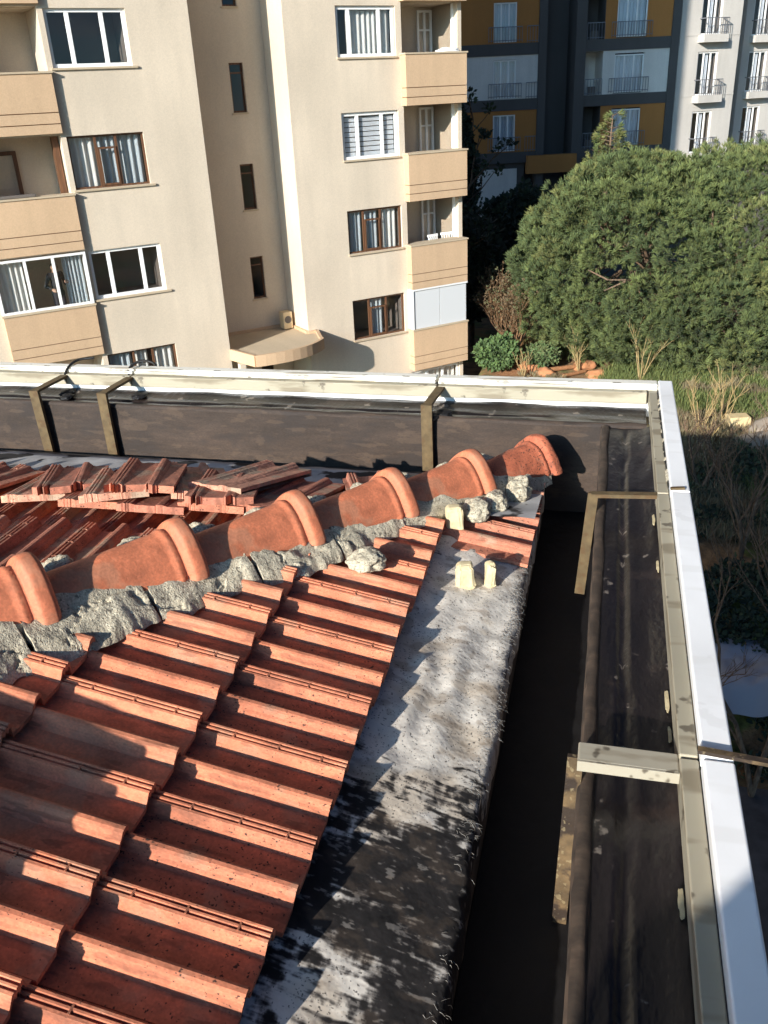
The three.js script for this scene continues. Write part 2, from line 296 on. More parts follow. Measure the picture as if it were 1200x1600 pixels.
// hip: barrel ridge tiles with a flanged lower end, bedded in mortar
const hipDir = V(-1, TA, KH).normalize();           // uphill
function ridgeGeo(L, chip = 0) {
  const NV = 22, NT = 22, v = [], uv = [], idx = [];
  const prof = l => { // half width, height, at distance l from the flanged end
    const t = l / L; let a = mix(0.098, 0.088, t), b = mix(0.094, 0.074, t), e = 0;
    if (l < 0.052) e = 0.0165 * Math.pow(Math.max(0, 1 - Math.pow((l - 0.026) / 0.0262, 4)), 0.5) + 0.005; else e = l < 0.068 ? 0.001 : 0.006 * (1 - sstep(0.072, 0.09, l));
    return [a + e, b + e];
  };
  const ls = []; for (let i = 0; i <= NV; i++) ls.push(i < 12 ? 0.095 * i / 12 : mix(0.095, L, (i - 12) / (NV - 12)));
  for (const inner of [0, 1]) for (const l of ls) {
    const [a, b] = prof(l);
    for (let j = 0; j <= NT; j++) {
      const th = Math.PI * j / NT, c = Math.cos(th), s = Math.sin(th), k = inner ? 0.013 + (l < 0.052 ? 0.008 : 0) : 0;
      let A = a - k, B = b - k; const w = chip ? 0.006 * f3(l * 30 + 9, th * 4, inner, 5) : 0.0012 * f3(l * 12, th * 3, inner, 5);
      v.push(l, (B + w) * (1 - Math.pow(Math.abs(c), 1.9)) - (j === 0 || j === NT ? 0.012 : 0), (A + w) * Math.sign(c) * Math.pow(Math.abs(c), 1.0)); uv.push(l, th * 0.1);
    }
  }
  const R = NT + 1, M = (NV + 1) * R;
  for (let i = 0; i < NV; i++) for (let j = 0; j < NT; j++) {
    const a = i * R + j, b = a + 1, c = a + R, d = c + 1;
    idx.push(a, b, d, a, d, c, M + a, M + d, M + b, M + a, M + c, M + d);
  }
  for (let j = 0; j < NT; j++) { const a = j, c = NV * R + j; idx.push(a, M + a, M + a + 1, a, M + a + 1, a + 1, c, M + c + 1, M + c, c, c + 1, M + c + 1); }
  for (let i = 0; i < NV; i++) for (const j of [0, NT]) { const a = i * R + j, c = a + R; idx.push(a, c, M + c, a, M + c, M + a); }
  const g = new THREE.BufferGeometry(); g.setAttribute('position', new THREE.Float32BufferAttribute(v, 3)); g.setAttribute('uv', new THREE.Float32BufferAttribute(uv, 2)); g.setIndex(idx); g.computeVertexNormals();
  return g.toNonIndexed();
}
const hipPoint = (s, h) => V(XE - s, -HE + TA * s + h, ZE + KH * s);
const ridgeG = ridgeGeo(0.43);
const S0 = -0.259, DS = 0.2075;
for (let i = 0; i < 8; i++) {
  const s = S0 + i * DS, m = i === 0 ? clayRidgeChipped : clayRidge;
  const nrm = V(0.08, 1, -0.02).addScaledVector(hipDir, -hipDir.y * 1).normalize();
  const dir = hipDir.clone().add(V(rr(-0.02, 0.02), -0.075 + rr(-0.01, 0.01), rr(-0.015, 0.015))).normalize();
  placeTile(roof, i === 0 ? ridgeGeo(0.34, 1) : ridgeG, m, hipPoint(s, 0.030), dir, nrm, 'ridge_tile');
}
function lump(sx, sy, sz, rough = 0.35, s = 1, f = 1.6, detail = 9) {
  const g = new THREE.IcosahedronGeometry(1, detail), p = g.attributes.position, q = V(0, 0, 0);
  for (let i = 0; i < p.count; i++) { q.fromBufferAttribute(p, i).normalize(); const k = 1 + rough * f3(q.x * f + s * 7.1, q.y * f + s * 3.3, q.z * f, s) + rough * 0.22 * f3(q.x * f * 4 + s, q.y * f * 4, q.z * f * 4, s + 9); p.setXYZ(i, q.x * k * sx, q.y * k * sy, q.z * k * sz); }
  g.computeVertexNormals(); return g;
}
const smoothLump = (...a) => { const g = lump(...a); const m = new Map(), p = g.attributes.position, n = g.attributes.normal, key = i => [p.getX(i), p.getY(i), p.getZ(i)].map(x => Math.round(x * 2e4)).join(); for (let i = 0; i < p.count; i++) { const k = key(i), e = m.get(k) || V(0, 0, 0); e.x += n.getX(i); e.y += n.getY(i); e.z += n.getZ(i); m.set(k, e); } for (let i = 0; i < p.count; i++) { const e = m.get(key(i)).clone().normalize(); n.setXYZ(i, e.x, e.y, e.z); } return triUV(g); };
{ // mortar bed under the ridge tiles, and the trowelled lumps along its near side
  const NU = 150, NV = 20, v = [], idx = [], hx = V(hipDir.x, 0, hipDir.z).normalize(), side = V(-hx.z, 0, hx.x);
  for (let i = 0; i <= NU; i++) for (let j = 0; j <= NV; j++) {
    const s = -0.23 + 1.75 * i / NU, a = j / NV * 2 - 1, w = 0.108 + 0.010 * f3(s * 9, a, 3, 21), base = hipPoint(s, 0);
    const h = 0.092 * Math.pow(Math.max(0, 1 - a * a), 0.45) + 0.010 * f3(s * 26, a * 3, 1, 23) - 0.035;
    const p = base.clone().addScaledVector(side, a * w); p.y += h; v.push(p.x, p.y, p.z);
  }
  for (let i = 0; i < NU; i++) for (let j = 0; j < NV; j++) { const a = i * (NV + 1) + j, b = a + 1, c = a + NV + 1, d = c + 1; idx.push(a, d, b, a, c, d); }
  const g = new THREE.BufferGeometry(); g.setAttribute('position', new THREE.Float32BufferAttribute(v, 3)); g.setIndex(idx); g.computeVertexNormals();
  part(roof, 'mortar_bed', triUV(g), mortarM);
  // trowelled band along the near side, cracked into slabs; narrow towards the corner
  const near = side.clone().multiplyScalar(-1), cuts = [0.19, 0.345, 0.50, 0.665, 0.83, 1.0, 1.25, 1.5];
  const width = s => 0.045 + 0.042 * sstep(0.18, 0.42, s) + 0.026 * sstep(0.6, 0.85, s);
  const slab = (s0, s1, wf, hk, sd) => {
    const NS = 90, NQ = 26, v = [], idx = [];
    for (let i = 0; i <= NS; i++) for (let j = 0; j <= NQ; j++) {
      const t = i / NS, qq = j / NQ, ed = Math.min(t, 1 - t), s = mix(s0, s1, t) + (t < 0.5 ? 1 : -1) * (0.0006 + 0.003 * n3(qq * 7, Math.round(s0 * 50 + (t < 0.5 ? 0 : (s1 - s0) * 50)), 1, 71)) * (ed < 0.02 ? 1 : 0);
      const scal = Math.pow(Math.sin(Math.PI * clamp(t, 0.02, 0.98)), 0.5), w = wf(s) * (0.92 + 0.08 * scal) * (1 + 0.34 * f3(s * 19, 3, 2, 73) + 0.10 * f3(s * 70, 5, 2, 74)), off = 0.060 + qq * (w + 0.012);
      const round = Math.pow(Math.max(0, 1 - Math.pow(qq, 3.2)), 0.6) * Math.pow(clamp(ed * 60 + 0.35), 0.35);
      const p = hipPoint(s, 0).addScaledVector(near, off); const h = -0.014 + hk * (0.062 - 0.028 * qq) * round - 0.009 * Math.exp(-Math.pow(f3(s * 11 + 0.6 * f3(off * 30, s * 9, 2, 81), off * 9, 4, 79) / 0.035, 2)) * (qq > 0.1 ? 1 : 0) + (0.017 * f3(s * 14, off * 12, 1, 75) + 0.0028 * f3(s * 60, off * 60, 3, 77) + 0.0012 * f3(s * 170, off * 170, 3, 78)) * (qq > 0.97 ? 0.2 : 1);
      v.push(p.x, planeA(p.x, h), p.z);
    }
    for (let i = 0; i < NS; i++) for (let j = 0; j < NQ; j++) { const a = i * (NQ + 1) + j, b = a + 1, c = a + NQ + 1, d = c + 1; idx.push(a, b, d, a, d, c); }
    const g = new THREE.BufferGeometry(); g.setAttribute('position', new THREE.Float32BufferAttribute(v, 3)); g.setIndex(idx); g.computeVertexNormals(); part(roof, 'mortar_slab', triUV(g), mortarM);
  };
  for (let i = 0; i < cuts.length - 1; i++) slab(cuts[i], cuts[i + 1], width, 1, i + 2);
  slab(-0.20, -0.03, () => 0.05, 0.9, 31); slab(-0.03, 0.09, () => 0.03, 0.8, 33); slab(0.09, 0.20, () => 0.04, 0.7, 35);
  [[-.63, -2.10, .055, .03, .046], [-.385, -2.62, .05, .036, .055], [-.335, -2.71, .044, .036, .05], [-.27, -2.86, .045, .05, .055]].forEach(([x, z, a, b, c], i) => { const g = smoothLump(a, b, c, 0.45, i + 3, 1.5, 10); g.rotateY(rr(-0.5, 0.5)); g.translate(x, planeA(x, 0.026), z); part(roof, 'mortar_lump', g, mortarM); });
  // crumbs on the far side of the hip
  for (let i = 0; i < 12; i++) { const s = -0.15 + i * 0.11, p = hipPoint(s, 0.03).addScaledVector(side, (side.z < 0 ? 1 : -1) * 0.115); const g = smoothLump(.045, .028, .04, 0.5, i + 40, 1.8, 5); g.translate(p.x, p.y, p.z); part(roof, 'mortar_lump', g, mortarM); }
}
{ // felt strip along the bare eave, right-hand side: torn, half coated with bitumen, turned down into the gutter
  const z0 = -3.12, z1 = -0.05, NU = 26, NV = 320, v = [], uv = [], idx = [];
  for (let j = 0; j <= NV; j++) for (let i = 0; i <= NU; i++) {
    const z = mix(z0, z1, j / NV), t = i / NU, edge = LIPX + 0.012 * f3(z * 7, 2, 3, 61) + 0.007 * f3(z * 30, 5, 1, 63);
    let x, y; const tt = t / 0.86;
    if (t <= 0.86) { x = mix(XE - 0.05, edge, tt); y = planeA(x, -0.043) + 0.007 * f3(x * 9, z * 5, 1, 65) + 0.005 * Math.sin(x * 60 + 6 * f3(z * 3, x * 4, 2, 67)) * sstep(-1.2, -1.6, z) * sstep(0.1, 0.3, tt) * (1 - sstep(0.85, 1, tt)) + 0.0016 * f3(x * 40, z * 40, 5, 69) + 0.006 * Math.abs(f3(x * 14 + z * 5, z * 7, 8, 68)) * sstep(-1.3, -1.6, z); }
    else { const k = (t - 0.86) / 0.14; x = edge + 0.008 * Math.sin(k * 2.4); y = planeA(edge, -0.043) - 0.085 * k * k - 0.004; }
    v.push(x, y, z); uv.push(t, (z - z0) / (z1 - z0));
  }
  for (let j = 0; j < NV; j++) for (let i = 0; i < NU; i++) { const a = j * (NU + 1) + i, b = a + 1, c = a + NU + 1, d = c + 1; idx.push(a, c, b, b, c, d); }
  const g = new THREE.BufferGeometry(); g.setAttribute('position', new THREE.Float32BufferAttribute(v, 3)); g.setAttribute('uv', new THREE.Float32BufferAttribute(uv, 2)); g.setIndex(idx); g.computeVertexNormals();
  const feltMap = tex(512, 2048, (u, w) => {
    const z = mix(z0, z1, w), X = u * 0.42, n1 = fbm(u, w, 4, 5, 71, 48), n2 = fbm(u, w, 24, 4, 75, 120), n3_ = fbm(u, w, 4, 4, 79, 200), streak = fbm(u, w, 6, 5, 83, 330);
    let felt = mul([216, 209, 198], 0.88 + 0.24 * n1 + 0.14 * (n2 - 0.5)); felt = mixc(felt, [196, 176, 150], sstep(0.5, 0.7, fbm(u, w, 3, 4, 87, 30)) * 0.45);
    const bit = mul([31, 28, 28], 0.6 + 0.9 * n2);
    // share of bitumen along the strip: bare felt near the hip, smeared patches below, nearly all coat further down, worn again at the near end
    let share = sstep(-1.72, -1.36, z) * 0.46 + sstep(-1.40, -1.15, z) * 0.30 - sstep(-1.06, -0.9, z) * 0.22 * (1 - sstep(0.45, 0.7, u)) + (1 - sstep(-2.34, -2.16, z)) * 0.28;
    share += 0.10 * sstep(0.8, 0.95, u) * sstep(-1.5, -1.2, z);
    const cover = 0.42 * n1 + 0.24 * n2 + 0.34 * streak, k = sstep(-0.06, 0.07, share * 0.60 + 0.19 - cover);
    let c = mixc(felt, bit, k);
    const speck = fbm(u, w, 90, 2, 91, 900); c = mixc(c, [30, 28, 28], sstep(0.74, 0.84, speck) * 0.7);
    c = mixc(c, [158, 152, 144], sstep(0.62, 0.74, fbm(u, w, 16, 5, 95, 300)) * 0.7 * k); c = mixc(c, [118, 98, 78], sstep(0.56, 0.7, fbm(u, w, 8, 5, 97, 90)) * 0.3);
    return c;
  });
  part(roof, 'eave_felt', g, mat({ map: feltMap, roughness: 0.9, bumpMap: tex(256, 1024, (u, w) => 0.5 * fbm(u, w, 12, 4, 93, 80) + 0.5 * fbm(u, w, 40, 3, 99, 400), 1, 1, false), bumpScale: 0.002 }), 'torn pale felt strip smeared with black bitumen');
  // frayed fibres along the lip
  const fib = { pale: [], dark: [] };
  for (let i = 0; i < 2600; i++) {
    const z = rr(-2.55, -0.4), dens = f3(z * 6, 1, 1, 103); if ((dens < -0.1 && rnd() < 0.8) || (z > -1.25 && rnd() < 0.7)) continue;
    const edge = LIPX + 0.012 * f3(z * 7, 2, 3, 61), x = edge + rr(-0.03, 0.008), y0 = planeA(x, -0.043) - (x > edge ? 0.012 : 0) + 0.002;
    const L = rr(0.003, 0.015) * (rnd() < 0.08 ? 1.6 : 1), an = rr(-0.9, 0.9), dy = rr(-0.9, 0.2), a = V(x, y0, z), b = V(x + L * Math.cos(an) * 0.6, y0 + L * dy * 0.4, z + L * Math.sin(an) * 0.6), c = V(b.x + L * 0.5 * Math.cos(an + rr(-0.9, 0.9)), b.y + L * dy * 0.6 - 0.004, b.z + L * 0.5 * Math.sin(an + rr(-1.2, 1.2)));
    const r = rr(0.00025, 0.00055), k = rnd() < 0.25 ? 'dark' : 'pale';
    fib[k].push(cone(a, b, r, r * 0.8, 3), cone(b, c, r * 0.8, r * 0.3, 3));
  }
  for (const [k, m] of [['pale', mat({ color: col(160, 156, 150), roughness: 1 })], ['dark', mat({ color: col(52, 48, 46), roughness: 1 })]]) { const o = part(roof, 'frayed_fibres', merge(fib[k]), m); o.userData.kind = 'stuff'; }
  // far eave felt
  const v2 = [], i2 = [], NX = 260, NZ = 12;
  for (let i = 0; i <= NX; i++) for (let j = 0; j <= NZ; j++) {
    const x = mix(-4.6, -0.19, i / NX), t = j / NZ, edge = LIPZ + 0.016 * f3(x * 6, 1, 4, 111); let z, y;
    if (t < 0.85) { z = mix(-2.62, edge, t / 0.85); y = planeB(z, -0.044) + 0.009 * f3(x * 8, z * 9, 1, 113); } else { const k = (t - 0.85) / 0.15; z = edge - 0.006 * k; y = planeB(edge, -0.044) - 0.09 * k; }
    v2.push(x, y, z);
  }
  for (let i = 0; i < NX; i++) for (let j = 0; j < NZ; j++) { const a = i * (NZ + 1) + j, b = a + 1, c = a + NZ + 1, d = c + 1; i2.push(a, c, b, b, c, d); }
  const g2 = new THREE.BufferGeometry(); g2.setAttribute('position', new THREE.Float32BufferAttribute(v2, 3)); g2.setIndex(i2); g2.computeVertexNormals();
  part(roof, 'eave_felt', triUV(g2), mat({ map: tex(512, 512, (u, w) => { const a = fbm(u, w, 6, 5, 117), b = fbm(u, w, 9, 4, 119); return mixc(mul([192, 190, 188], 0.75 + 0.4 * b), [44, 41, 40], sstep(0.56, 0.64, a)); }, 0.8, 0.8), roughness: 0.92 }), 'pale felt strip under the far tile edge');
}

// ---------------------------------------------------------------- parapets
function feltWall(parent, along, a0, a1) { // wall with an uneven felt skin: inner face, rolled edge, ledge; along = 'x' (far wall) or 'z' (right wall)
  const NU = 300, mk = (rows, name, m, f) => {
    const v = [], idx = [], n = rows.length;
    for (let i = 0; i <= NU; i++) { const a = mix(a0, a1, i / NU); rows.forEach(([d, y], j) => { const w = f(a, d, y, j); v.push(...(along === 'x' ? [a, y + w[1], WALLZ - (d + w[0])] : [WALLX + d + w[0], y + w[1], a])); }); }
    for (let i = 0; i < NU; i++) for (let j = 0; j < n - 1; j++) { const p = i * n + j, q = p + 1, r = p + n, s = r + 1; idx.push(p, q, r, q, s, r); }
    const g = new THREE.BufferGeometry(); g.setAttribute('position', new THREE.Float32BufferAttribute(v, 3)); g.setIndex(idx); g.computeVertexNormals();
    return part(parent, name, triUV(g), m);
  };
  const face = []; for (let j = 0; j <= 14; j++) face.push([0, mix(FLOOR_G - 0.005, -1.238, j / 14)]);
  mk(face, 'felt_face', wallFeltM, (a, d, y) => [0.005 * f3(a * 4, y * 6, 1, 131) + 0.003 * f3(a * 18, y * 18, 1, 133), 0]);
  const roll = []; for (let j = 0; j <= 8; j++) { const t = Math.PI * (j / 8); roll.push([0.013 - 0.017 * Math.cos(t), -1.240 + 0.017 * Math.sin(t)]); }
  mk(roll, 'felt_edge', along === 'x' ? wallFeltM : feltEdgeM, (a, d, y, j) => [0.004 * f3(a * 7, j * 0.3, 2, 135), 0.005 * f3(a * 9, j * 0.4, 5, 137)]);
  const ledge = []; for (let j = 0; j <= 16; j++) ledge.push([mix(0.024, 0.206, j / 16), -1.236 + 0.012 * sstep(0.6, 1, j / 16)]);
  mk(ledge, 'felt_ledge', ledgeFeltM, (a, d, y, j) => [0, 0.005 * f3(a * 5, d * 30, 3, 139) + 0.006 * Math.pow(Math.max(0, f3(a * 2.2, d * 34, 7, 141)), 1) - 0.016 * Math.exp(-Math.pow((d - 0.085 - 0.012 * f3(a * 5, 1, 9, 143)) / 0.006, 2)) * sstep(0, 0.35, f3(a * 1.7, 2, 2, 145) + 0.25)]);
  part(parent, 'wall', along === 'x' ? bx(a0, a1, -1.628, -1.262, WALLZ - 0.20, WALLZ - 0.012) : bx(WALLX + 0.012, WALLX + 0.20, -1.628, -1.262, a0, a1), concreteM);
}
const farP = thing('parapet_wall', 'brown felt-covered parapet across the far edge with white coping', 'parapet', [-2, -1.628, -3.45]);
const rightP = thing('parapet_wall', 'dark felt-covered parapet along the right side with wide white coping', 'parapet', [0.1, -1.628, -1]);
feltWall(farP, 'x', -7, 0.18);
feltWall(rightP, 'z', -3.345, 6);
const angle = (p, n, g, m, l) => part(p, n, triUV(g), m, l);
{ // far coping: white sheet, grey tube below it on the inside, white cladding behind
  const zi = -3.593, zo = -3.65, joints = [-7, -4.3, -2.515, -2.165, -0.70, 0.2205];
  for (let i = 0; i < joints.length - 1; i++) {
    const a = joints[i] + 0.006, b = joints[i + 1] - (i < 4 ? 0.006 : 0), dy = rr(-0.003, 0.003);
    angle(farP, 'coping', merge([rb(a, b, -1.160 + dy, -1.128 + dy, zo, zi, 0.006), bx(a, b, -1.32, -1.160 + dy, zo, zo + 0.006), rb(a, b, -1.150 + dy, -1.136 + dy, zi, zi + 0.018, 0.004)]), capFarM);
  }
  const tj = [-7, -2.52, -2.17, -0.695, 0.183];
  for (let i = 0; i < 4; i++) angle(farP, 'top_rail', rb(tj[i] + 0.003, tj[i + 1] - 0.003, -1.203, -1.152, -3.588, -3.553, 0.004), tubeM);
  angle(farP, 'cladding', bx(-7, 0.22, -1.262, -1.204, -3.588, -3.572), pvcM);
}
{
  const xi = 0.2225, xo = 0.28, joints = [-3.65, -2.53, -1.335, 0.4, 3, 6];
  for (let i = 0; i < joints.length - 1; i++) {
    const a = joints[i] + (i ? 0.003 : 0), b = joints[i + 1] - 0.003, dy = rr(-0.0015, 0.0015);
    angle(rightP, 'coping', merge([rb(xi, xo, -1.160 + dy, -1.128 + dy, a, b, 0.006), bx(xo - 0.006, xo, -1.36, -1.160 + dy, a, b)]), capM);
  }
  for (const [a, b] of [[-3.588, -2.56], [-2.552, -1.36], [-1.352, 6]]) angle(rightP, 'top_rail', rb(0.1855, 0.2205, -1.203, -1.150, a, b, 0.004), tubeM);
  angle(rightP, 'cladding', bx(0.206, 0.2215, -1.262, -1.204, -3.57, 6), pvcM);
}
function bracket(parent, m, arm, leg, label, legM = m) { const g = subgroup(parent, 'bracket', label); for (const [n, geo] of [['arm', arm], ['leg', leg]]) { const p = parent.position; partL(g, n, triUV(geo.translate(-p.x, -p.y, -p.z)), n === 'leg' ? legM : m); } return g; }
for (const [x, d] of [[-2.535, 0.012], [-2.185, 0.0], [-0.692, 0.0]])
  bracket(farP, bracketM, merge([bar(V(x - 0.004, -1.166, -3.332), V(x + 0.012, -1.160, -3.552), 0.036, 0.012)]), bar(V(x - 0.004, -1.160, -3.326), V(x - 0.004 + d, -1.56, -3.330), 0.018, 0.046), 'rusty angle-iron bracket');
bracket(rightP, bracketM, bar(V(0.185, -1.158, -2.553), V(-0.012, -1.166, -2.55), 0.026, 0.012), bar(V(-0.006, -1.160, -2.55), V(-0.030, -1.53, -2.552), 0.010, 0.032), 'rusty angle-iron bracket');
bracket(rightP, bracketPaleM, merge([rb(0.0, 0.186, -1.174, -1.158, -1.372, -1.318, 0.004), bx(0.0, 0.186, -1.182, -1.158, -1.318, -1.3145)]), bar(V(-0.004, -1.165, -1.335), V(-0.016, -1.62, -1.33), 0.010, 0.030), 'pale painted angle bracket', tarredIronM);
// sealant blobs and tar daubs on the rails
{
  for (let i = 0; i < 44; i++) { const z = rr(-3.52, -2.6), g = smoothLump(rr(.003, .008), .0028, rr(.016, .05), 0.6, i + 80, 2, 3); g.translate(0.2225, -1.147, z); part(rightP, 'sealant_blob', g, i % 4 ? bitumenM : mortarM); }
  for (let i = 0; i < 14; i++) { const x = rr(-1.9, 0.1), g = smoothLump(rr(.012, .035), .003, rr(.004, .008), 0.5, i + 120, 2, 3); g.translate(x, -1.149, -3.585); part(farP, 'sealant_blob', g, i % 2 ? bitumenM : paleMortarM); }
  for (const [x, z, a] of [[-0.685, -3.37, 1], [-0.64, -3.42, 1.2], [-2.49, -3.5, 1.1], [-2.45, -3.44, 0.9], [-2.1, -3.49, 1]]) { const g = smoothLump(.03 * a, .012, .04 * a, 0.5, Math.round(-z * 99 + a * 5), 2, 5); g.translate(x, -1.225, z); part(farP, 'tar_daub', g, bitumenM); }
  // bare primer where the felt has torn under the arms
  const patch = (x0, x1, z0, z1, k) => { const P = [], N = 26; for (let i = 0; i < N; i++) { const t = i / N * 6.283, r = 1 + 0.55 * f3(Math.cos(t) * 1.7 + k, Math.sin(t) * 1.7, k, 181); P.push(new THREE.Vector2((x0 + x1) / 2 + (x1 - x0) / 2 * clamp(Math.cos(t) * 1.25 * r, -1.1, 1.1), -((z0 + z1) / 2 + (z1 - z0) / 2 * clamp(Math.sin(t) * 1.25 * r, -1.3, 1.3)))); } return triUV(new THREE.ExtrudeGeometry(new THREE.Shape(P), { depth: 0.0015, bevelEnabled: false }).rotateX(-Math.PI / 2)); };
  [[0.176, 0.184, -2.54, -2.48, 2], [0.177, 0.185, -1.64, -1.58, 5], [0.179, 0.185, -1.52, -1.48, 6], [0.178, 0.185, -2.24, -2.19, 7], [0.176, 0.185, -1.10, -1.05, 8]].forEach(([a, c, d, e, k]) => { const g = patch(a, c, d, e, k); g.translate(0, -1.2275 + (c > 0.16 ? 0.006 : 0), 0); part(rightP, 'bare_patch', g, paleMortarM); });
}
// wires and rods fixed to the parapets
solo('black_cable', new THREE.TubeGeometry(new THREE.CatmullRomCurve3([V(-2.175, -1.165, -3.56), V(-2.20, -1.135, -3.60), V(-2.18, -1.112, -3.64), V(-2.13, -1.108, -3.66), V(-2.095, -1.125, -3.665), V(-2.09, -1.2, -3.668)]), 40, 0.0065, 8), blackM, 'black cable looped over the far white coping', 'cable');
solo('black_cable', new THREE.TubeGeometry(new THREE.CatmullRomCurve3([V(-2.525, -1.168, -3.545), V(-2.525, -1.135, -3.59), V(-2.52, -1.118, -3.64), V(-2.505, -1.113, -3.67), V(-2.44, -1.110, -3.70)]), 40, 0.006, 8), blackM, 'black rod sticking out over the far coping near the left edge', 'cable');
solo('metal_rod', triUV(merge([bar(V(0.215, -1.121, -1.345), V(0.60, -1.117, -1.300), 0.014, 0.008)])), tarredIronM, 'flat metal rod lying across the right-hand coping', 'rod');
solo('metal_rod', triUV(merge([bar(V(0.222, -1.1235, -2.535), V(0.262, -1.1215, -2.54), 0.012, 0.006)])), bracketM, 'short metal tab on the right-hand coping by the corner', 'rod');

// ---------------------------------------------------------------- loose things lying on the roof
{
  const loose = (x, z, h, yaw, tilt, roll, label, m = 1, cutBack = 0) => {
    const t = thing('loose_tile', label, 'roof tile', [x, planeB(z, h), z], 0, 'loose tiles piled on the far slope');
    const q = basis(upB, nrmB), o = partL(t, 'tile', tileGeo(PROF.map((p, i) => TL - cutBack * (0.5 + 0.5 * f3(i * 0.4, x * 9, z, 7)) - 0.008 * Math.abs(f3(i * 0.7, x * 5, z, 8))), false, 0.12), clayOld[m]);
    o.quaternion.copy(new THREE.Quaternion().setFromEuler(new THREE.Euler(roll, yaw, tilt))).premultiply(q);
  };
  // x, z of the lower end
  loose(-2.08, -2.55, 0.030, -0.10, 0.05, 0.02, 'loose old tile at the left frame edge of the pile', 0);
  loose(-1.86, -2.57, 0.032, 0.12, 0.05, 0.05, 'loose old tile at the left end of the pile on the far slope', 1);
  loose(-1.80, -2.50, 0.070, 0.34, 0.04, 0.02, 'short broken tile lying across the left end of the pile', 2, 0.17);
  loose(-1.63, -2.55, 0.030, 0.10, 0.06, -0.05, 'lower loose tile left of the middle of the pile', 0);
  loose(-1.60, -2.50, 0.068, 0.30, 0.05, 0.06, 'upper loose tile lying on the left of the pile', 1);
  loose(-1.42, -2.54, 0.032, 0.10, 0.06, -0.06, 'loose tile in the middle of the pile, slanting to the right', 2);
  loose(-1.40, -2.60, 0.070, 0.42, 0.07, -0.12, 'tile lying askew in the middle of the pile', 1);
  loose(-1.47, -2.47, 0.112, 0.22, 0.03, -0.05, 'broken half tile on the very top of the pile', 0, 0.15);
  loose(-1.21, -2.60, 0.034, 0.02, 0.05, -0.05, 'lower loose tile at the right end of the pile by the ridge', 0);
  loose(-1.21, -2.52, 0.072, 0.16, 0.05, -0.03, 'broken tile wedged at the right end of the pile', 2, 0.12);
  loose(-1.07, -2.66, 0.074, -0.36, 0.07, 0.02, 'skewed loose tile on top of the right end of the pile', 1);
  loose(-0.94, -2.62, 0.034, -0.22, 0.05, 0.02, 'loose tile half under the ridge beside the far felt strip', 2);
  loose(-0.78, -2.74, 0.036, 0.25, 0.04, 0.05, 'broken tile lying on the far felt strip below the ridge', 2, 0.22);
}
{
  const blk = (x, z, a, h, b, yaw, lean, s, label) => { const g = new RoundedBoxGeometry(a, h, b, 9, 0.016), p = g.attributes.position; for (let i = 0; i < p.count; i++) { const X = p.getX(i), Y = p.getY(i), Z = p.getZ(i), k = 0.012 * f3(X * 26 + s, Y * 26, Z * 26, s) + 0.004 * f3(X * 90 + s, Y * 90, Z * 90, s + 2); p.setXYZ(i, X + k, Y + k * 0.6, Z + k); } g.computeVertexNormals(); g.rotateX(lean).rotateY(yaw).translate(0, h / 2, 0);
    const o = solo('mortar_block', triUV(g), paleMortarM, label, 'mortar block'); o.position.set(x, planeA(x, -0.05), z); return o; };
  blk(-0.365, -2.245, 0.056, 0.085, 0.05, 0.25, -0.10, 3, 'pale mortar block standing on the felt, left of two');
  blk(-0.295, -2.30, 0.034, 0.085, 0.045, 0.3, -0.06, 8, 'narrow pale mortar block standing on the felt, right of two');
  blk(-0.45, -2.545, 0.058, 0.105, 0.05, 0.1, 0.02, 14, 'cream mortar block wedged under the ridge above the broken tiles');
}
for (let i = 0; i < 5; i++) { // stack of spare tiles beside the viewer: its shadow lies on the left-hand courses
  const x = -1.12, z = -0.42, t = thing('spare_tile', 'spare clay tile in the stack on the roof left of the viewer', 'roof tile', [x, planeA(x, 0.036 + i * 0.040), z + 0.1 + rr(-0.02, 0.02)], 0, 'stack of spare tiles');
  const o = partL(t, 'tile', tileFull, clay[i % 3]); o.quaternion.copy(basis(V(-Math.cos(AL), Math.sin(AL), 0.05 * (i % 2)), V(Math.sin(AL), Math.cos(AL), 0)));
}
{ // chimney behind the viewer; its shadow falls across the near end of the right-hand coping
  const yaw = 0.905, top = -0.30, x = -0.391, z = 1.426, c = thing('chimney', 'rendered roof chimney behind the viewer', 'chimney', [x, planeA(x) - 0.06, z], 0), h = top - c.position.y;
  partL(c, 'shaft', triUV(new THREE.BoxGeometry(0.46, h - 0.06, 0.46).rotateY(yaw).translate(0, (h - 0.06) / 2, 0)), plasterM);
  partL(c, 'cap', triUV(new THREE.BoxGeometry(0.5, 0.06, 0.5).rotateY(yaw).translate(0, h - 0.03, 0)), concreteM);
}

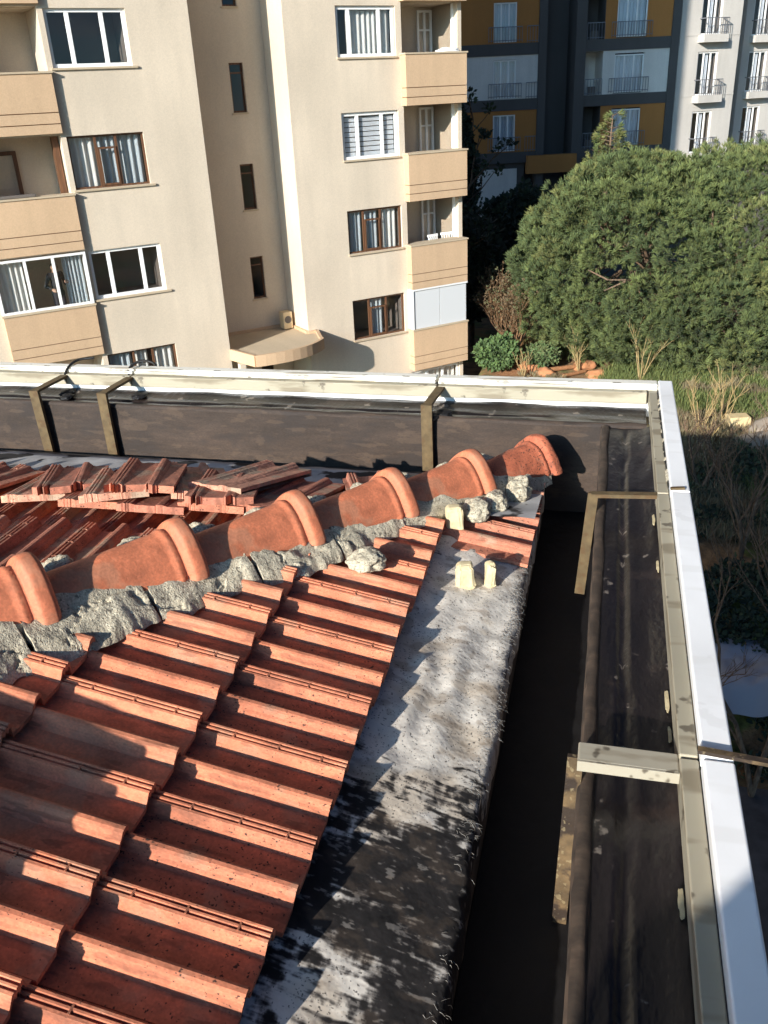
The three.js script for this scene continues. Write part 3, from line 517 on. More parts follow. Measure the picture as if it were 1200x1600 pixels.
// ---------------------------------------------------------------- ground
// garden bank: about two metres above the yard, its edge sloping down beside the beige block and below the parapet
function GY(x, z) { return GROUND + 1.9 * sstep(-13.2, -16.5, z) * sstep(-5.0, -4.3, x) * sstep(-46.5, -42, z) * sstep(18, 15, x) + 0.10 * f3(x * 0.6, z * 0.6, 1, 331) * sstep(-13.2, -16, z); }
{
  const g = new THREE.PlaneGeometry(1600, 1600, 1, 1).rotateX(-Math.PI / 2).translate(0, GROUND, -200);
  structure('ground', triUV(g), mat({ map: tex(1024, 1024, (u, v) => { const a = fbm(u, v, 6, 5, 401), b = fbm(u, v, 40, 4, 405), c2 = fbm(u, v, 10, 5, 409); let c = mul([118, 98, 68], 0.65 + 0.7 * b); c = mixc(c, mul([78, 92, 42], 0.6 + 0.8 * b), sstep(0.46, 0.6, a)); c = mixc(c, [150, 104, 66], sstep(0.58, 0.7, c2) * 0.6); return c; }, 9, 9), roughness: 1, bumpMap: bumpCoarse, bumpScale: 0.03 }));
  const bank = new THREE.PlaneGeometry(24, 34, 96, 136).rotateX(-Math.PI / 2).translate(6.6, 0, -30), p = bank.attributes.position;
  for (let i = 0; i < p.count; i++) p.setY(i, GY(p.getX(i), p.getZ(i)) - (GY(p.getX(i), p.getZ(i)) < GROUND + 0.02 ? 0.15 : 0));
  bank.computeVertexNormals();
  structure('garden_bank', triUV(bank), mat({ map: tex(1024, 1024, (u, v) => { const a = fbm(u, v, 7, 5, 411), b = fbm(u, v, 48, 4, 415), c2 = fbm(u, v, 5, 5, 419); let c = mul([134, 106, 74], 0.62 + 0.75 * b); c = mixc(c, mul([84, 96, 46], 0.6 + 0.8 * b), sstep(0.48, 0.62, a)); c = mixc(c, [172, 116, 76], sstep(0.5, 0.66, c2) * 0.7); return c; }, 8, 8), roughness: 1, bumpMap: bumpCoarse, bumpScale: 0.03 }));
  structure('paved_yard', triUV(bx(0.9, 9, GROUND, GROUND + 0.006, -12.6, 4)), mat({ map: tex(512, 512, (u, v) => mul([72, 72, 74], 0.75 + 0.5 * fbm(u, v, 12, 5, 421)), 2, 2), roughness: 0.95 }));
}
// ---------------------------------------------------------------- beige apartment block
const beige = thing('apartment_building', 'beige apartment block with tan balconies and a shaded stairwell recess', 'building', [-16.95, GROUND, -17.55], 44 * Math.PI / 180);
const LY = y => y - GROUND;            // heights inside a building group
function facadePanel(t0, t1, y0, y1, n0, depth, holes) {
  const s = new THREE.Shape([new THREE.Vector2(t0, LY(y0)), new THREE.Vector2(t1, LY(y0)), new THREE.Vector2(t1, LY(y1)), new THREE.Vector2(t0, LY(y1))]);
  for (const [a, b, c, d] of holes) s.holes.push(new THREE.Path([new THREE.Vector2(a, LY(c)), new THREE.Vector2(a, LY(d)), new THREE.Vector2(b, LY(d)), new THREE.Vector2(b, LY(c))]));
  return triUV(new THREE.ExtrudeGeometry(s, { depth, bevelEnabled: false }).translate(0, 0, n0 - depth));
}
const lb = (t0, t1, y0, y1, n0, n1) => bx(t0, t1, LY(y0), LY(y1), n0, n1);
function niche(t0, t1, y0, y1, n0, n1) { // five-sided open box
  const e = 0.02; return merge([lb(t0 - e, t1 + e, y0 - e, y1 + e, n1 - e, n1), lb(t0 - e, t0, y0, y1, n1, n0), lb(t1, t1 + e, y0, y1, n1, n0), lb(t0, t1, y0 - e, y0, n1, n0), lb(t0, t1, y1, y1 + e, n1, n0)]);
}
function curtainGeo(t0, t1, y0, y1, n, folds = 9) {
  const g = new THREE.PlaneGeometry(t1 - t0, y1 - y0, Math.max(8, folds * 6), 1), p = g.attributes.position;
  for (let i = 0; i < p.count; i++) { const x = p.getX(i); p.setZ(i, 0.035 * Math.sin(x / (t1 - t0) * folds * 6.283 + 1.3 * Math.sin(x * 5)) + 0.01 * Math.sin(x * 31)); }
  g.computeVertexNormals(); return g.translate((t0 + t1) / 2, LY((y0 + y1) / 2), n);
}
// window: frame, bars, panes, and what is seen behind the glass
function windowUnit(parent, t0, t1, y0, y1, n, o = {}) {
  const w = subgroup(parent, 'window', o.label), fm = o.frame || pvcM, f = o.fw || 0.07, d = 0.06, list = [lb(t0, t1, y0, y0 + f, n - d, n), lb(t0, t1, y1 - f, y1, n - d, n), lb(t0, t0 + f, y0 + f, y1 - f, n - d, n), lb(t1 - f, t1, y0 + f, y1 - f, n - d, n)];
  partL(w, 'frame', triUV(merge(list)), fm);
  const cuts = [0, ...(o.mull || []), 1];
  for (const c of o.mull || []) { const t = mix(t0, t1, c); partL(w, 'mullion', lb(t - f * 0.6, t + f * 0.6, y0 + f, y1 - f, n - d * 0.9, n - 0.004), fm); }
  if (o.transom) partL(w, 'transom', lb(t0 + f, t1 - f, mix(y0, y1, o.transom) - f * 0.4, mix(y0, y1, o.transom) + f * 0.4, n - d * 0.8, n - 0.008), fm);
  for (let i = 0; i < cuts.length - 1; i++) { const a = mix(t0, t1, cuts[i]) + f * 0.6, b = mix(t0, t1, cuts[i + 1]) - f * 0.6; partL(w, 'pane', lb(a, b, y0 + f, y1 - f, n - d * 0.5 - 0.004, n - d * 0.5), glassM);
    if (o.sash === i) partL(w, 'sash', triUV(merge([lb(a, b, y0 + f, y0 + 2 * f, n - 0.01, n + 0.02), lb(a, b, y1 - 0.3 - f, y1 - 0.3, n - 0.01, n + 0.02), lb(a, a + f, y0 + 2 * f, y1 - 0.3 - f, n - 0.01, n + 0.02), lb(b - f, b, y0 + 2 * f, y1 - 0.3 - f, n - 0.01, n + 0.02)])), fm); }
  for (const [a, b, m, top] of o.curtains || []) partL(w, 'curtain', curtainGeo(mix(t0, t1, a), mix(t0, t1, b), y0 + 0.03, y1 - 0.03, n - 0.16, Math.max(3, Math.round((b - a) * (t1 - t0) * 5))), m);
  if (o.blind) { const sl = []; for (let y = y0 + 0.08; y < y1 - 0.05; y += 0.14) sl.push(lb(t0 + f, t1 - f, y, y + 0.115, n - 0.12, n - 0.105)); partL(w, 'blind', merge(sl), blindM); }
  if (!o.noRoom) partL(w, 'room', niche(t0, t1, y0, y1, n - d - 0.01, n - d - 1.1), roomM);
  if (o.sill !== false) partL(w, 'sill', triUV(lb(t0 - 0.05, t1 + (o.sillOver ?? 0.12), y0 - 0.05, y0 - 0.001, n - 0.1, n + (o.sillOut ?? 0.125))), o.sillM || concreteM);
  return w;
}
function balcony(parent, t0, t1, top, bot, n0, n1, label) { // boxed parapet in three bands with shadow grooves, pale coping
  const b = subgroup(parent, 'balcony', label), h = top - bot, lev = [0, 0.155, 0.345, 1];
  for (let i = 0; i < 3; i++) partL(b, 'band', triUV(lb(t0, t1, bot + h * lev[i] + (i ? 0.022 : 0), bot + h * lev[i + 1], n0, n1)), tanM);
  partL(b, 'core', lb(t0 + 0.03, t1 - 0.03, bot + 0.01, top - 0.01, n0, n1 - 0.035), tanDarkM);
  partL(b, 'coping', triUV(lb(t0 - 0.03, t1 + 0.03, top, top + 0.045, n0 - 0.02, n1 + 0.03)), concreteM);
  return b;
}
{
  const WT = 0.24, PITCH = 2.79;
  const rows = [-1, 0, 1, 2, 3];
  const KL = 1.0205, NL = -0.5, T = t => t * KL, sillL = k => (0.90 - PITCH * k) * KL, sillR = k => 0.99 - 2.803 * k;
  const holesL = [], holesR = [];
  for (const k of rows) { holesL.push([T(4.93), T(6.88), sillL(k), sillL(k) + 1.29]); holesL.push([T(2.5), T(4.80), sillL(k) - 0.10, sillL(k) + 1.33]); holesR.push([13.22, 15.22, sillR(k), sillR(k) + 1.32]); holesR.push([15.42, 17.46, sillR(k) - 0.02, sillR(k) + 1.42]); }
  holesR.push([13.3, 15.2, sillR(4), sillR(4) + 1.3], [15.42, 17.46, sillR(4) - 0.1, sillR(4) + 1.3]);
  const topL = 17.5, topR = 4.3, TU = 15.4;
  partL(beige, 'wing_wall', facadePanel(-8, T(8.5), GROUND, topL, NL, WT, holesL), plasterM);
  partL(beige, 'wing_wall', facadePanel(11.56, 17.6, GROUND, topR, -1, WT, holesR), plasterM); partL(beige, 'upper_wall', triUV(lb(11.56, TU, topR + 0.001, topL, -12, -1)), plasterM);
  partL(beige, 'wing_wall', triUV(lb(T(8.5) - WT, T(8.5), GROUND, topL, -2.1, NL - WT)), plasterM);
  partL(beige, 'wing_wall', triUV(lb(11.56, 11.56 + WT, GROUND, topR, -2.6, -1 - WT)), plasterM);
  partL(beige, 'wing_wall', triUV(lb(17.6 - 0.14, 17.6, GROUND, topR, -2.6, -1 - WT)), plasterM);
  partL(beige, 'core', triUV(merge([lb(-8, T(8.5), GROUND, topL - 0.01, -12, -2.1), lb(11.56, 17.6, GROUND, topR - 0.01, -12, -2.6)])), plasterM);
  partL(beige, 'terrace_roof', triUV(lb(TU + 0.001, 17.7, topR + 0.001, topR + 0.2, -12.1, -0.9)), concreteM);
  const slitH = [-1, 0, 1, 2, 3].map(k => [10.40, 10.84, -0.34 - 2.765 * k, 0.99 - 2.765 * k]);
  partL(beige, 'stair_wall', facadePanel(T(8.5), 11.56, GROUND, topL, -2.5, WT, slitH), plasterM);
  partL(beige, 'stair_core', triUV(lb(T(8.5), 11.56, GROUND, topL - 0.02, -12, -3.6)), plasterM);
  partL(beige, 'roof', triUV(merge([lb(-8.2, 11.6, topL, topL + 0.3, -12.2, -0.25), lb(11.6, TU + 0.2, topL, topL + 0.3, -12.2, -0.8)])), concreteM);
  for (const [a, b, c, d] of slitH) windowUnit(beige, a, b, c, d, -2.58, { frame: woodM, fw: 0.05, transom: 0.8, sillOut: 0.12, sillOver: 0.03 });
  const wavy = curtainM, grey = curtainGreyM;
  const styL = { '-1': { mull: [0.33, 0.67] }, 0: { mull: [0.28, 0.70], fw: 0.085 }, 1: { frame: woodM, fw: 0.05, mull: [0.36, 0.63], sash: 1, curtains: [[0.02, 0.36, wavy], [0.36, 0.64, grey], [0.64, 0.98, grey]] }, 2: { mull: [0.27, 0.72], fw: 0.085 }, 3: { frame: woodM, fw: 0.05, mull: [0.38, 0.66], curtains: [[0.04, 0.36, grey], [0.38, 0.60, wavy], [0.66, 0.98, wavy]] } };
  const styR = { '-1': { mull: [0.33, 0.67] }, 0: { mull: [0.22, 0.74], fw: 0.085, curtains: [[0.2, 0.97, wavy]] }, 1: { mull: [0.28, 0.72], fw: 0.085, blind: true }, 2: { frame: woodM, fw: 0.05, mull: [0.30, 0.62], sash: 1, curtains: [[0.02, 0.3, grey], [0.32, 0.6, grey], [0.66, 0.96, wavy]] }, 3: { frame: woodM, fw: 0.05, mull: [0.32, 0.66], sash: 1, curtains: [[0.36, 0.62, grey]] }, 4: { frame: pvcM, mull: [0.5], curtains: [[0.05, 0.95, wavy]] } };
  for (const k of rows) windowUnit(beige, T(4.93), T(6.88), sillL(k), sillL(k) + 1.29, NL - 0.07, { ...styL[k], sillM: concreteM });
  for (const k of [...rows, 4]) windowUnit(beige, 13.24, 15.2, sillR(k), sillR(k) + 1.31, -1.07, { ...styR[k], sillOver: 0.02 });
  // loggias and balconies, left wing
  for (const k of rows) {
    const top = sillL(k) - 0.11, floor = top - (k === 2 ? 0.5 : 1.0), a = T(2.5), b = T(4.84), F = NL + 0.13;
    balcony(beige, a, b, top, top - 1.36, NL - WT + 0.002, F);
    const lg = subgroup(beige, 'loggia');
    partL(lg, 'back_wall', triUV(niche(a, b - 0.04, floor, top + 1.43, NL - WT, NL - 1.5)), plasterM);
    if (k === 0 || k === -1) { partL(lg, 'door', triUV(lb(2.75, 3.6, floor, top + 1.05, NL - 1.48, NL - 1.43)), woodM); partL(lg, 'door_glass', lb(2.85, 3.5, floor + 0.9, top + 0.95, NL - 1.43, NL - 1.42), glassM); }
    if (k === 1) { windowUnit(beige, 3.1, 3.95, floor + 0.02, top + 1.1, NL - 1.40, { frame: woodM, fw: 0.1, noRoom: true, curtains: [[0.1, 0.9, wavy]], sill: false }); partL(lg, 'post', triUV(lb(4.72, 4.87, floor, top + 1.4, NL - 0.5, NL - 0.3)), woodM); partL(lg, 'folded_rug', triUV(rb(2.7, 4.0, LY(top + 0.047), LY(top + 0.11), NL - 0.2, NL + 0.1, 0.02)), roomM); }
    if (k === 2) {
      windowUnit(beige, a, b, top + 0.05, top + 1.42, F - 0.04, { mull: [0.34, 0.64], fw: 0.06, noRoom: true, sill: false, label: 'white framed balcony glazing' });
      partL(lg, 'side_post', lb(a, a + 0.06, top + 0.05, top + 1.42, NL - 0.2, F - 0.11), pvcM); partL(lg, 'side_post', lb(b - 0.06, b, top + 0.05, top + 1.42, NL - 0.2, F - 0.11), pvcM);
      partL(lg, 'curtain', curtainGeo(a + 0.1, a + 0.75, floor, top + 1.35, NL - 0.12, 4), wavy); partL(lg, 'curtain', curtainGeo(b - 0.62, b - 0.1, floor, top + 1.35, NL - 0.12, 5), grey);
    }
  }
  // loggias and balconies, right wing
  for (const k of [...rows, 4]) {
    const top = sillR(k) + 0.02, floor = top - 1.0;
    if (k < 4) balcony(beige, 15.36, 17.6, top, top - 1.40, -1 - WT + 0.002, -0.70);
    const lg = subgroup(beige, 'loggia');
    partL(lg, 'back_wall', triUV(niche(15.42, 17.46, k === 4 ? GROUND + 0.05 : floor, top + 1.39, -1 - WT, -2.5)), plasterM);
    if (k < 3) {
      windowUnit(beige, 16.86, 17.42, floor + 0.3, top + 1.3, -2.38, { frame: pvcM, fw: 0.07, mull: [0.5], transom: 0.72, noRoom: true, sill: false });
      partL(lg, 'door', triUV(lb(15.5, 16.05, floor, top + 1.15, -2.48, -2.44)), k === 2 ? woodM : roomM); partL(lg, 'corner_post', lb(17.40, 17.46, top, top + 1.38, -1.3, -1.22), pvcM);
    }
    if (k === 3) { const e = subgroup(beige, 'shutter_box', 'white closed balcony shutters'); const shM = mat({ color: col(206, 208, 210), roughness: 0.6 }); partL(e, 'panel', lb(15.40, 16.45, top + 0.05, top + 1.34, -0.80, -0.74), shM); partL(e, 'panel', lb(16.48, 17.56, top + 0.05, top + 1.34, -0.80, -0.74), shM); partL(e, 'side_panel', lb(15.36, 15.40, top + 0.05, top + 1.38, -1.2, -0.70), pvcM); partL(e, 'rail', merge([lb(15.40, 17.6, top + 1.345, top + 1.40, -1.2, -0.70), lb(16.452, 16.478, top + 0.05, top + 1.34, -0.81, -0.765)]), pvcM); }
    if (k === 4) windowUnit(beige, 15.44, 17.44, sillR(4) - 0.08, sillR(4) + 1.28, -1.08, { mull: [0.33, 0.66], curtains: [[0.05, 0.95, wavy]], noRoom: true });
  }
  // entrance canopy in the recess
  const cs = new THREE.Shape(); cs.moveTo(8.70, -0.52); cs.lineTo(9.02, 0.66); cs.quadraticCurveTo(10.6, 1.0, 11.5, 0.12); cs.lineTo(11.53, -0.05); cs.lineTo(11.85, -0.98); cs.lineTo(11.53, -1.0); cs.lineTo(11.53, -2.48); cs.lineTo(8.70, -2.48);
  const canopy = subgroup(beige, 'entrance_canopy', 'curved concrete canopy over the entrance');
  partL(canopy, 'slab', triUV(new THREE.ExtrudeGeometry(cs, { depth: 0.16, bevelEnabled: false }).rotateX(Math.PI / 2).translate(0, LY(-6.9), 0)), concreteM);
  const rim = []; const pts = cs.getPoints(10).slice(0, 22); for (let i = 0; i < pts.length - 1; i++) rim.push(bar(V(pts[i].x, LY(-6.98), pts[i].y), V(pts[i + 1].x, LY(-6.98), pts[i + 1].y), 0.1, 0.34));
  partL(canopy, 'rim', triUV(merge(rim)), tanM);
  partL(canopy, 'pillar', triUV(merge([lb(8.72, 8.9, GROUND, -7.16, -0.1, 0.1)])), plasterM);
  partL(beige, 'entrance_door', triUV(lb(9.1, 11.0, GROUND, -8.7, -2.49, -2.42)), roomM);
}
const bw = (t, y, n) => V(t, LY(y), n).applyAxisAngle(V(0, 1, 0), 44 * Math.PI / 180).add(beige.position); // building coordinates to the file's
{ // air-conditioning unit on the canopy
  const p = bw(11.28, -6.9, -2.1), ac = thing('air_conditioner', 'cream air conditioning unit on the entrance canopy', 'air conditioner', [p.x, -6.9, p.z], 44 * Math.PI / 180);
  partL(ac, 'case', new RoundedBoxGeometry(0.32, 0.55, 0.34, 2, 0.02).translate(0, 0.30, 0), mat({ map: plasterTex([214, 190, 150], 431), roughness: 0.6 }));
  partL(ac, 'grille', new THREE.CylinderGeometry(0.12, 0.12, 0.02, 20).rotateX(Math.PI / 2).translate(0, 0.33, 0.172), roomM); partL(ac, 'foot', bx(-0.12, 0.12, 0, 0.03, -0.12, 0.12), roomM);
}
function chair(label, t, top, n, turn) { // white plastic balcony chair
  const p = bw(t, top - 1.0, n), c = thing('plastic_chair', label, 'chair', [p.x, p.y, p.z], turn, 'white plastic chairs on the balcony'), m = pvcM;
  partL(c, 'seat', rb(-0.22, 0.22, 0.55, 0.58, -0.22, 0.22, 0.01), m);
  for (const [x, z] of [[-1, -1], [1, -1], [-1, 1], [1, 1]]) partL(c, 'leg', cone(V(x * 0.23, 0, z * 0.23), V(x * 0.2, 0.55, z * 0.2), 0.02, 0.022, 6), m);
  const bk = subgroup(c, 'backrest'); for (let i = 0; i < 5; i++) partL(bk, 'slat', bar(V(-0.17 + i * 0.085, 0.58, -0.2), V(-0.18 + i * 0.09, 1.16, -0.27), 0.045, 0.015), m); partL(bk, 'top_rail', rb(-0.23, 0.23, 1.14, 1.22, -0.29, -0.26, 0.012), m);
}
chair('left white plastic chair on the balcony with the brown window', 16.62, -4.60, -1.02, 0.9);
chair('right white plastic chair on the balcony with the brown window', 17.12, -4.60, -1.05, 0.6);
{ const p = bw(17.0, 1.055, -0.86), l = solo('folded_laundry', smoothLump(0.42, 0.09, 0.10, 0.35, 5, 2, 6).rotateY(44 * Math.PI / 180), pvcM, 'white laundry draped on the top right balcony rail', 'laundry'); l.position.set(p.x, p.y + 0.03, p.z); }
{ // person standing behind the balcony glass
  const H = 1.68, J = { pel: [0, .93, 0, .135], chest: [0, 1.26, -.01, .155], neck: [0, 1.44, .0, .058], head: [.01, 1.575, .03, .098], chin: [.012, 1.53, .065, .062] };
  const bones = [[[0, .90, 0, .15], [0, 1.10, 0, .13]], [[0, 1.10, 0, .13], [0, 1.32, 0, .15]], [[-.15, 1.37, 0, .068], [.15, 1.37, 0, .068]], [[0, 1.36, 0, .07], [0, 1.5, .01, .055]], [[0, 1.58, .015, .098], [.005, 1.545, .04, .075]], [[.005, 1.56, .112, .016], [.005, 1.535, .122, .018]], [[-.095, 1.565, .01, .02], [-.095, 1.545, .01, .018]], [[.1, 1.565, .01, .02], [.1, 1.545, .01, .018]],
    [[-.18, 1.36, 0, .056], [-.30, 1.10, -.03, .044]], [[-.30, 1.10, -.03, .044], [-.19, 1.0, .15, .034]], [[.18, 1.36, 0, .056], [.28, 1.10, -.02, .044]], [[.28, 1.10, -.02, .044], [.19, 1.17, .19, .034]],
    [[-.085, .88, 0, .095], [-.10, .47, .02, .062]], [[-.10, .47, .02, .062], [-.10, .08, -.02, .042]], [[-.10, .05, -.03, .045], [-.11, .04, .13, .035]], [[.085, .88, 0, .095], [.10, .47, .02, .062]], [[.10, .47, .02, .062], [.10, .08, -.02, .042]], [[.10, .05, -.03, .045], [.11, .04, .13, .035]]];
  const hand = (x, y, z, s) => { for (let i = 0; i < 4; i++) bones.push([[x + (i - 1.5) * .018, y, z + .04, .011], [x + (i - 1.5) * .020, y - .012 * (1 + i % 2), z + .085 + (i === 1 ? .012 : i === 3 ? -.014 : 0), .009]]); bones.push([[x, y, z, .032], [x, y, z + .04, .034]], [[x + s * .025, y, z + .01, .013], [x + s * .05, y + .01, z + .045, .010]]); };
  hand(-.185, .99, .165, 1); hand(.185, 1.185, .205, -1);
  const cap = (p, [a, b]) => { const ba = [b[0] - a[0], b[1] - a[1], b[2] - a[2]], pa = [p[0] - a[0], p[1] - a[1], p[2] - a[2]], h = clamp((pa[0] * ba[0] + pa[1] * ba[1] + pa[2] * ba[2]) / (ba[0] ** 2 + ba[1] ** 2 + ba[2] ** 2 + 1e-9)); return Math.hypot(pa[0] - ba[0] * h, pa[1] - ba[1] * h, pa[2] - ba[2] * h) - mix(a[3], b[3], h); };
  const N = 110, mc = new MarchingCubes(N, skinM, false, false, 400000); mc.isolation = 0; const S = 0.88, cy = 0.84;
  for (let k = 0; k < N; k++) for (let j = 0; j < N; j++) for (let i = 0; i < N; i++) {
    const p = [(i - N / 2) / (N / 2) * S, (j - N / 2) / (N / 2) * S + cy, (k - N / 2) / (N / 2) * S]; let e = 0; let best = 9;
    if (Math.abs(p[0]) < 0.42 && Math.abs(p[2]) < 0.36) { for (const b of bones) { const d = cap(p, b); if (d < 0.12) e += Math.exp(-d * 60); if (d < best) best = d; } }
    mc.field[k * N * N + j * N + i] = e > 0 ? Math.log(e) / 60 : -best;
  }
  mc.update();
  const cnt = mc.count ?? mc.geometry.drawRange.count, g = new THREE.BufferGeometry(), P = mc.positionArray.slice(0, cnt * 3);
  for (let i = 0; i < P.length; i += 3) { P[i] *= S; P[i + 1] = P[i + 1] * S + cy; P[i + 2] *= S; }
  g.setAttribute('position', new THREE.BufferAttribute(P, 3)); g.setAttribute('normal', new THREE.BufferAttribute(mc.normalArray.slice(0, cnt * 3), 3));
  const C = new Float32Array(cnt * 3); for (let i = 0; i < cnt; i++) { const y = P[i * 3 + 1], z = P[i * 3 + 2]; const skin = (y > 1.46 && z > 0.02 && y < 1.63) || (y > 1.44 && y < 1.5) || (z > 0.155 && y > 0.9); const c = skin ? [0.42, 0.26, 0.18] : y > 1.48 ? [0.02, 0.016, 0.014] : y > 0.92 ? [0.022, 0.022, 0.026] : [0.03, 0.03, 0.04]; C.set(c, i * 3); }
  g.setAttribute('color', new THREE.BufferAttribute(C, 3)); g.computeVertexNormals();
  const q = bw(4.12, sillAt(2) * 1.0205 - 0.61, -0.82), o = solo('person', g, mat({ vertexColors: true, roughness: 0.85 }), 'person in dark clothes standing behind the balcony glass', 'person');
  o.position.set(q.x, q.y, q.z); o.rotation.y = 44 * Math.PI / 180 + 0.3;
}
function sillAt(k) { return 0.90 - 2.79 * k; }

// ---------------------------------------------------------------- far apartment blocks
const orangeM = mat({ map: plasterTex([176, 118, 62], 441), roughness: 0.9 }), slateM = mat({ map: plasterTex([86, 82, 80], 451), roughness: 0.9 }), offwhiteM = mat({ map: plasterTex([218, 212, 204], 461), roughness: 0.92 }), whiteM = mat({ map: plasterTex([190, 186, 180], 471), roughness: 0.92 }), railM = mat({ color: col(120, 122, 128), roughness: 0.5, metalness: 0.4 }), paleGlassCurtain = mat({ color: col(190, 196, 204), roughness: 0.9 });
function railing(parent, t0, t1, y0, y1, n) { const l = [lb(t0, t1, y1 - 0.04, y1, n, n + 0.04), lb(t0, t1, y0 + 0.08, y0 + 0.11, n, n + 0.03)]; for (let t = t0; t <= t1 + 0.001; t += (t1 - t0) / Math.round((t1 - t0) / 0.16)) l.push(lb(t - 0.012, t + 0.012, y0, y1 - 0.04, n + 0.006, n + 0.03)); return partL(parent, 'railing', merge(l), railM); }
{
  const b = thing('apartment_building', 'shaded orange and slate grey apartment block behind the pine', 'building', [-5, GROUND, -56.35], 18.3 * Math.PI / 180);
  const FL = 2.86, yw = k => 2.25 - FL * k; // window foot of storey k (k = 0 top visible)
  const holes = []; for (let k = -2; k < 3; k++) { holes.push([-2.36, -1.04, yw(k), yw(k) + 1.98], [4.70, 6.44, yw(k) - 0.04, yw(k) + 2.04], [-0.5, 0.22, yw(k) - 0.05, yw(k) + 2.15], [3.0, 4.02, yw(k) - 0.05, yw(k) + 2.15]); }
  // cladding storey by storey: orange, off-white, orange; slate bands between
  for (let k = -2; k < 3; k++) {
    const y0 = yw(k) - 0.06, y1 = yw(k) + 2.2, m = k % 2 === 0 ? orangeM : offwhiteM, hs = holes.filter(h => h[2] > y0 - 0.1 && h[3] < y1 + 0.1).map(h => [h[0], h[1], Math.max(h[2], y0 + 0.01), h[3]]);
    partL(b, 'storey_wall', facadePanel(-10, 0.22, y0, y1, 0, 0.22, hs.filter(h => h[1] < 0.2)), m);
    partL(b, 'storey_wall', facadePanel(4.03, 7.9, y0, y1, 0, 0.22, hs.filter(h => h[0] > 4.1)), m);
    partL(b, 'slate_band', triUV(merge([lb(-10, 0.22, y0 - FL + 2.26, y0, -0.6, 0.06), lb(2.95, 8.34, y0 - FL + 2.26, y0, -0.6, 0.06)])), slateM);
    for (const [t0, t1, c] of [[-2.36, -1.04, 1], [4.70, 6.44, 2]]) { windowUnit(b, t0, t1, Math.max(yw(k), y0 + 0.02), yw(k) + 1.97, -0.06, { mull: c === 1 ? [0.33, 0.67] : [0.34, 0.66], fw: 0.07, sill: false, curtains: [[0.04, 0.96, paleGlassCurtain]] }); railing(b, t0 - 0.3, t1 + 0.3, yw(k), yw(k) + 0.78, 0.1); }
    const lg = subgroup(b, 'loggia'); for (const [a, c, d] of [[-0.52, 0.24, -0.22], [2.98, 4.02, -0.02]]) partL(lg, 'recess', triUV(niche(a, c, y0 + 0.01, y1 - 0.01, d, -1.5)), k % 2 ? offwhiteM : slateM); railing(lg, -0.45, 0.2, y0, y0 + 0.85, 0.07); railing(lg, 3.0, 4.0, y0, y0 + 0.85, 0.07);
    partL(lg, 'chair', triUV(merge([lb(3.3, 3.7, y0, y0 + 0.45, -0.5, -0.2)])), roomM);
  }
  partL(b, 'pier', triUV(merge([lb(0.23, 0.68, GROUND, 10, -1.6, 0.14), lb(2.35, 2.95, GROUND, 10, -1.6, 0.14), lb(7.9, 8.36, GROUND, 10, -0.3, 0.14)])), slateM);
  partL(b, 'stair_recess', triUV(lb(0.6, 2.4, GROUND, 10, -2.6, -2.4)), slateM);
  const sw = []; for (let k = -1; k < 3; k++) sw.push(windowUnit(b, 1.9, 2.3, yw(k) - 0.4, yw(k) + 1.2, -2.36, { fw: 0.05, sill: false, noRoom: true }));
  partL(b, 'core', triUV(lb(-10, 8.3, GROUND, 10, -11, -1.75)), slateM);
  partL(b, 'ground_wall', triUV(merge([lb(-10, -2.9, GROUND, -4.16, -0.6, -0.2), lb(-2.9, -0.4, GROUND, -4.16, -0.6, -0.22), lb(2.96, 8.34, GROUND, -4.16, -0.6, -0.2)])), slateM);
  partL(b, 'pale_panel', triUV(lb(-3.4, -0.85, -7.2, -4.45, -0.19, -0.15)), offwhiteM);
  partL(b, 'entrance_fascia', triUV(lb(-0.35, 2.6, -4.75, -3.75, -0.1, 0.5)), orangeM);
  partL(b, 'roof', triUV(lb(-10.2, 8.5, 10, 10.4, -11.2, 0.3)), slateM);
}
const WA = 38 * Math.PI / 180;
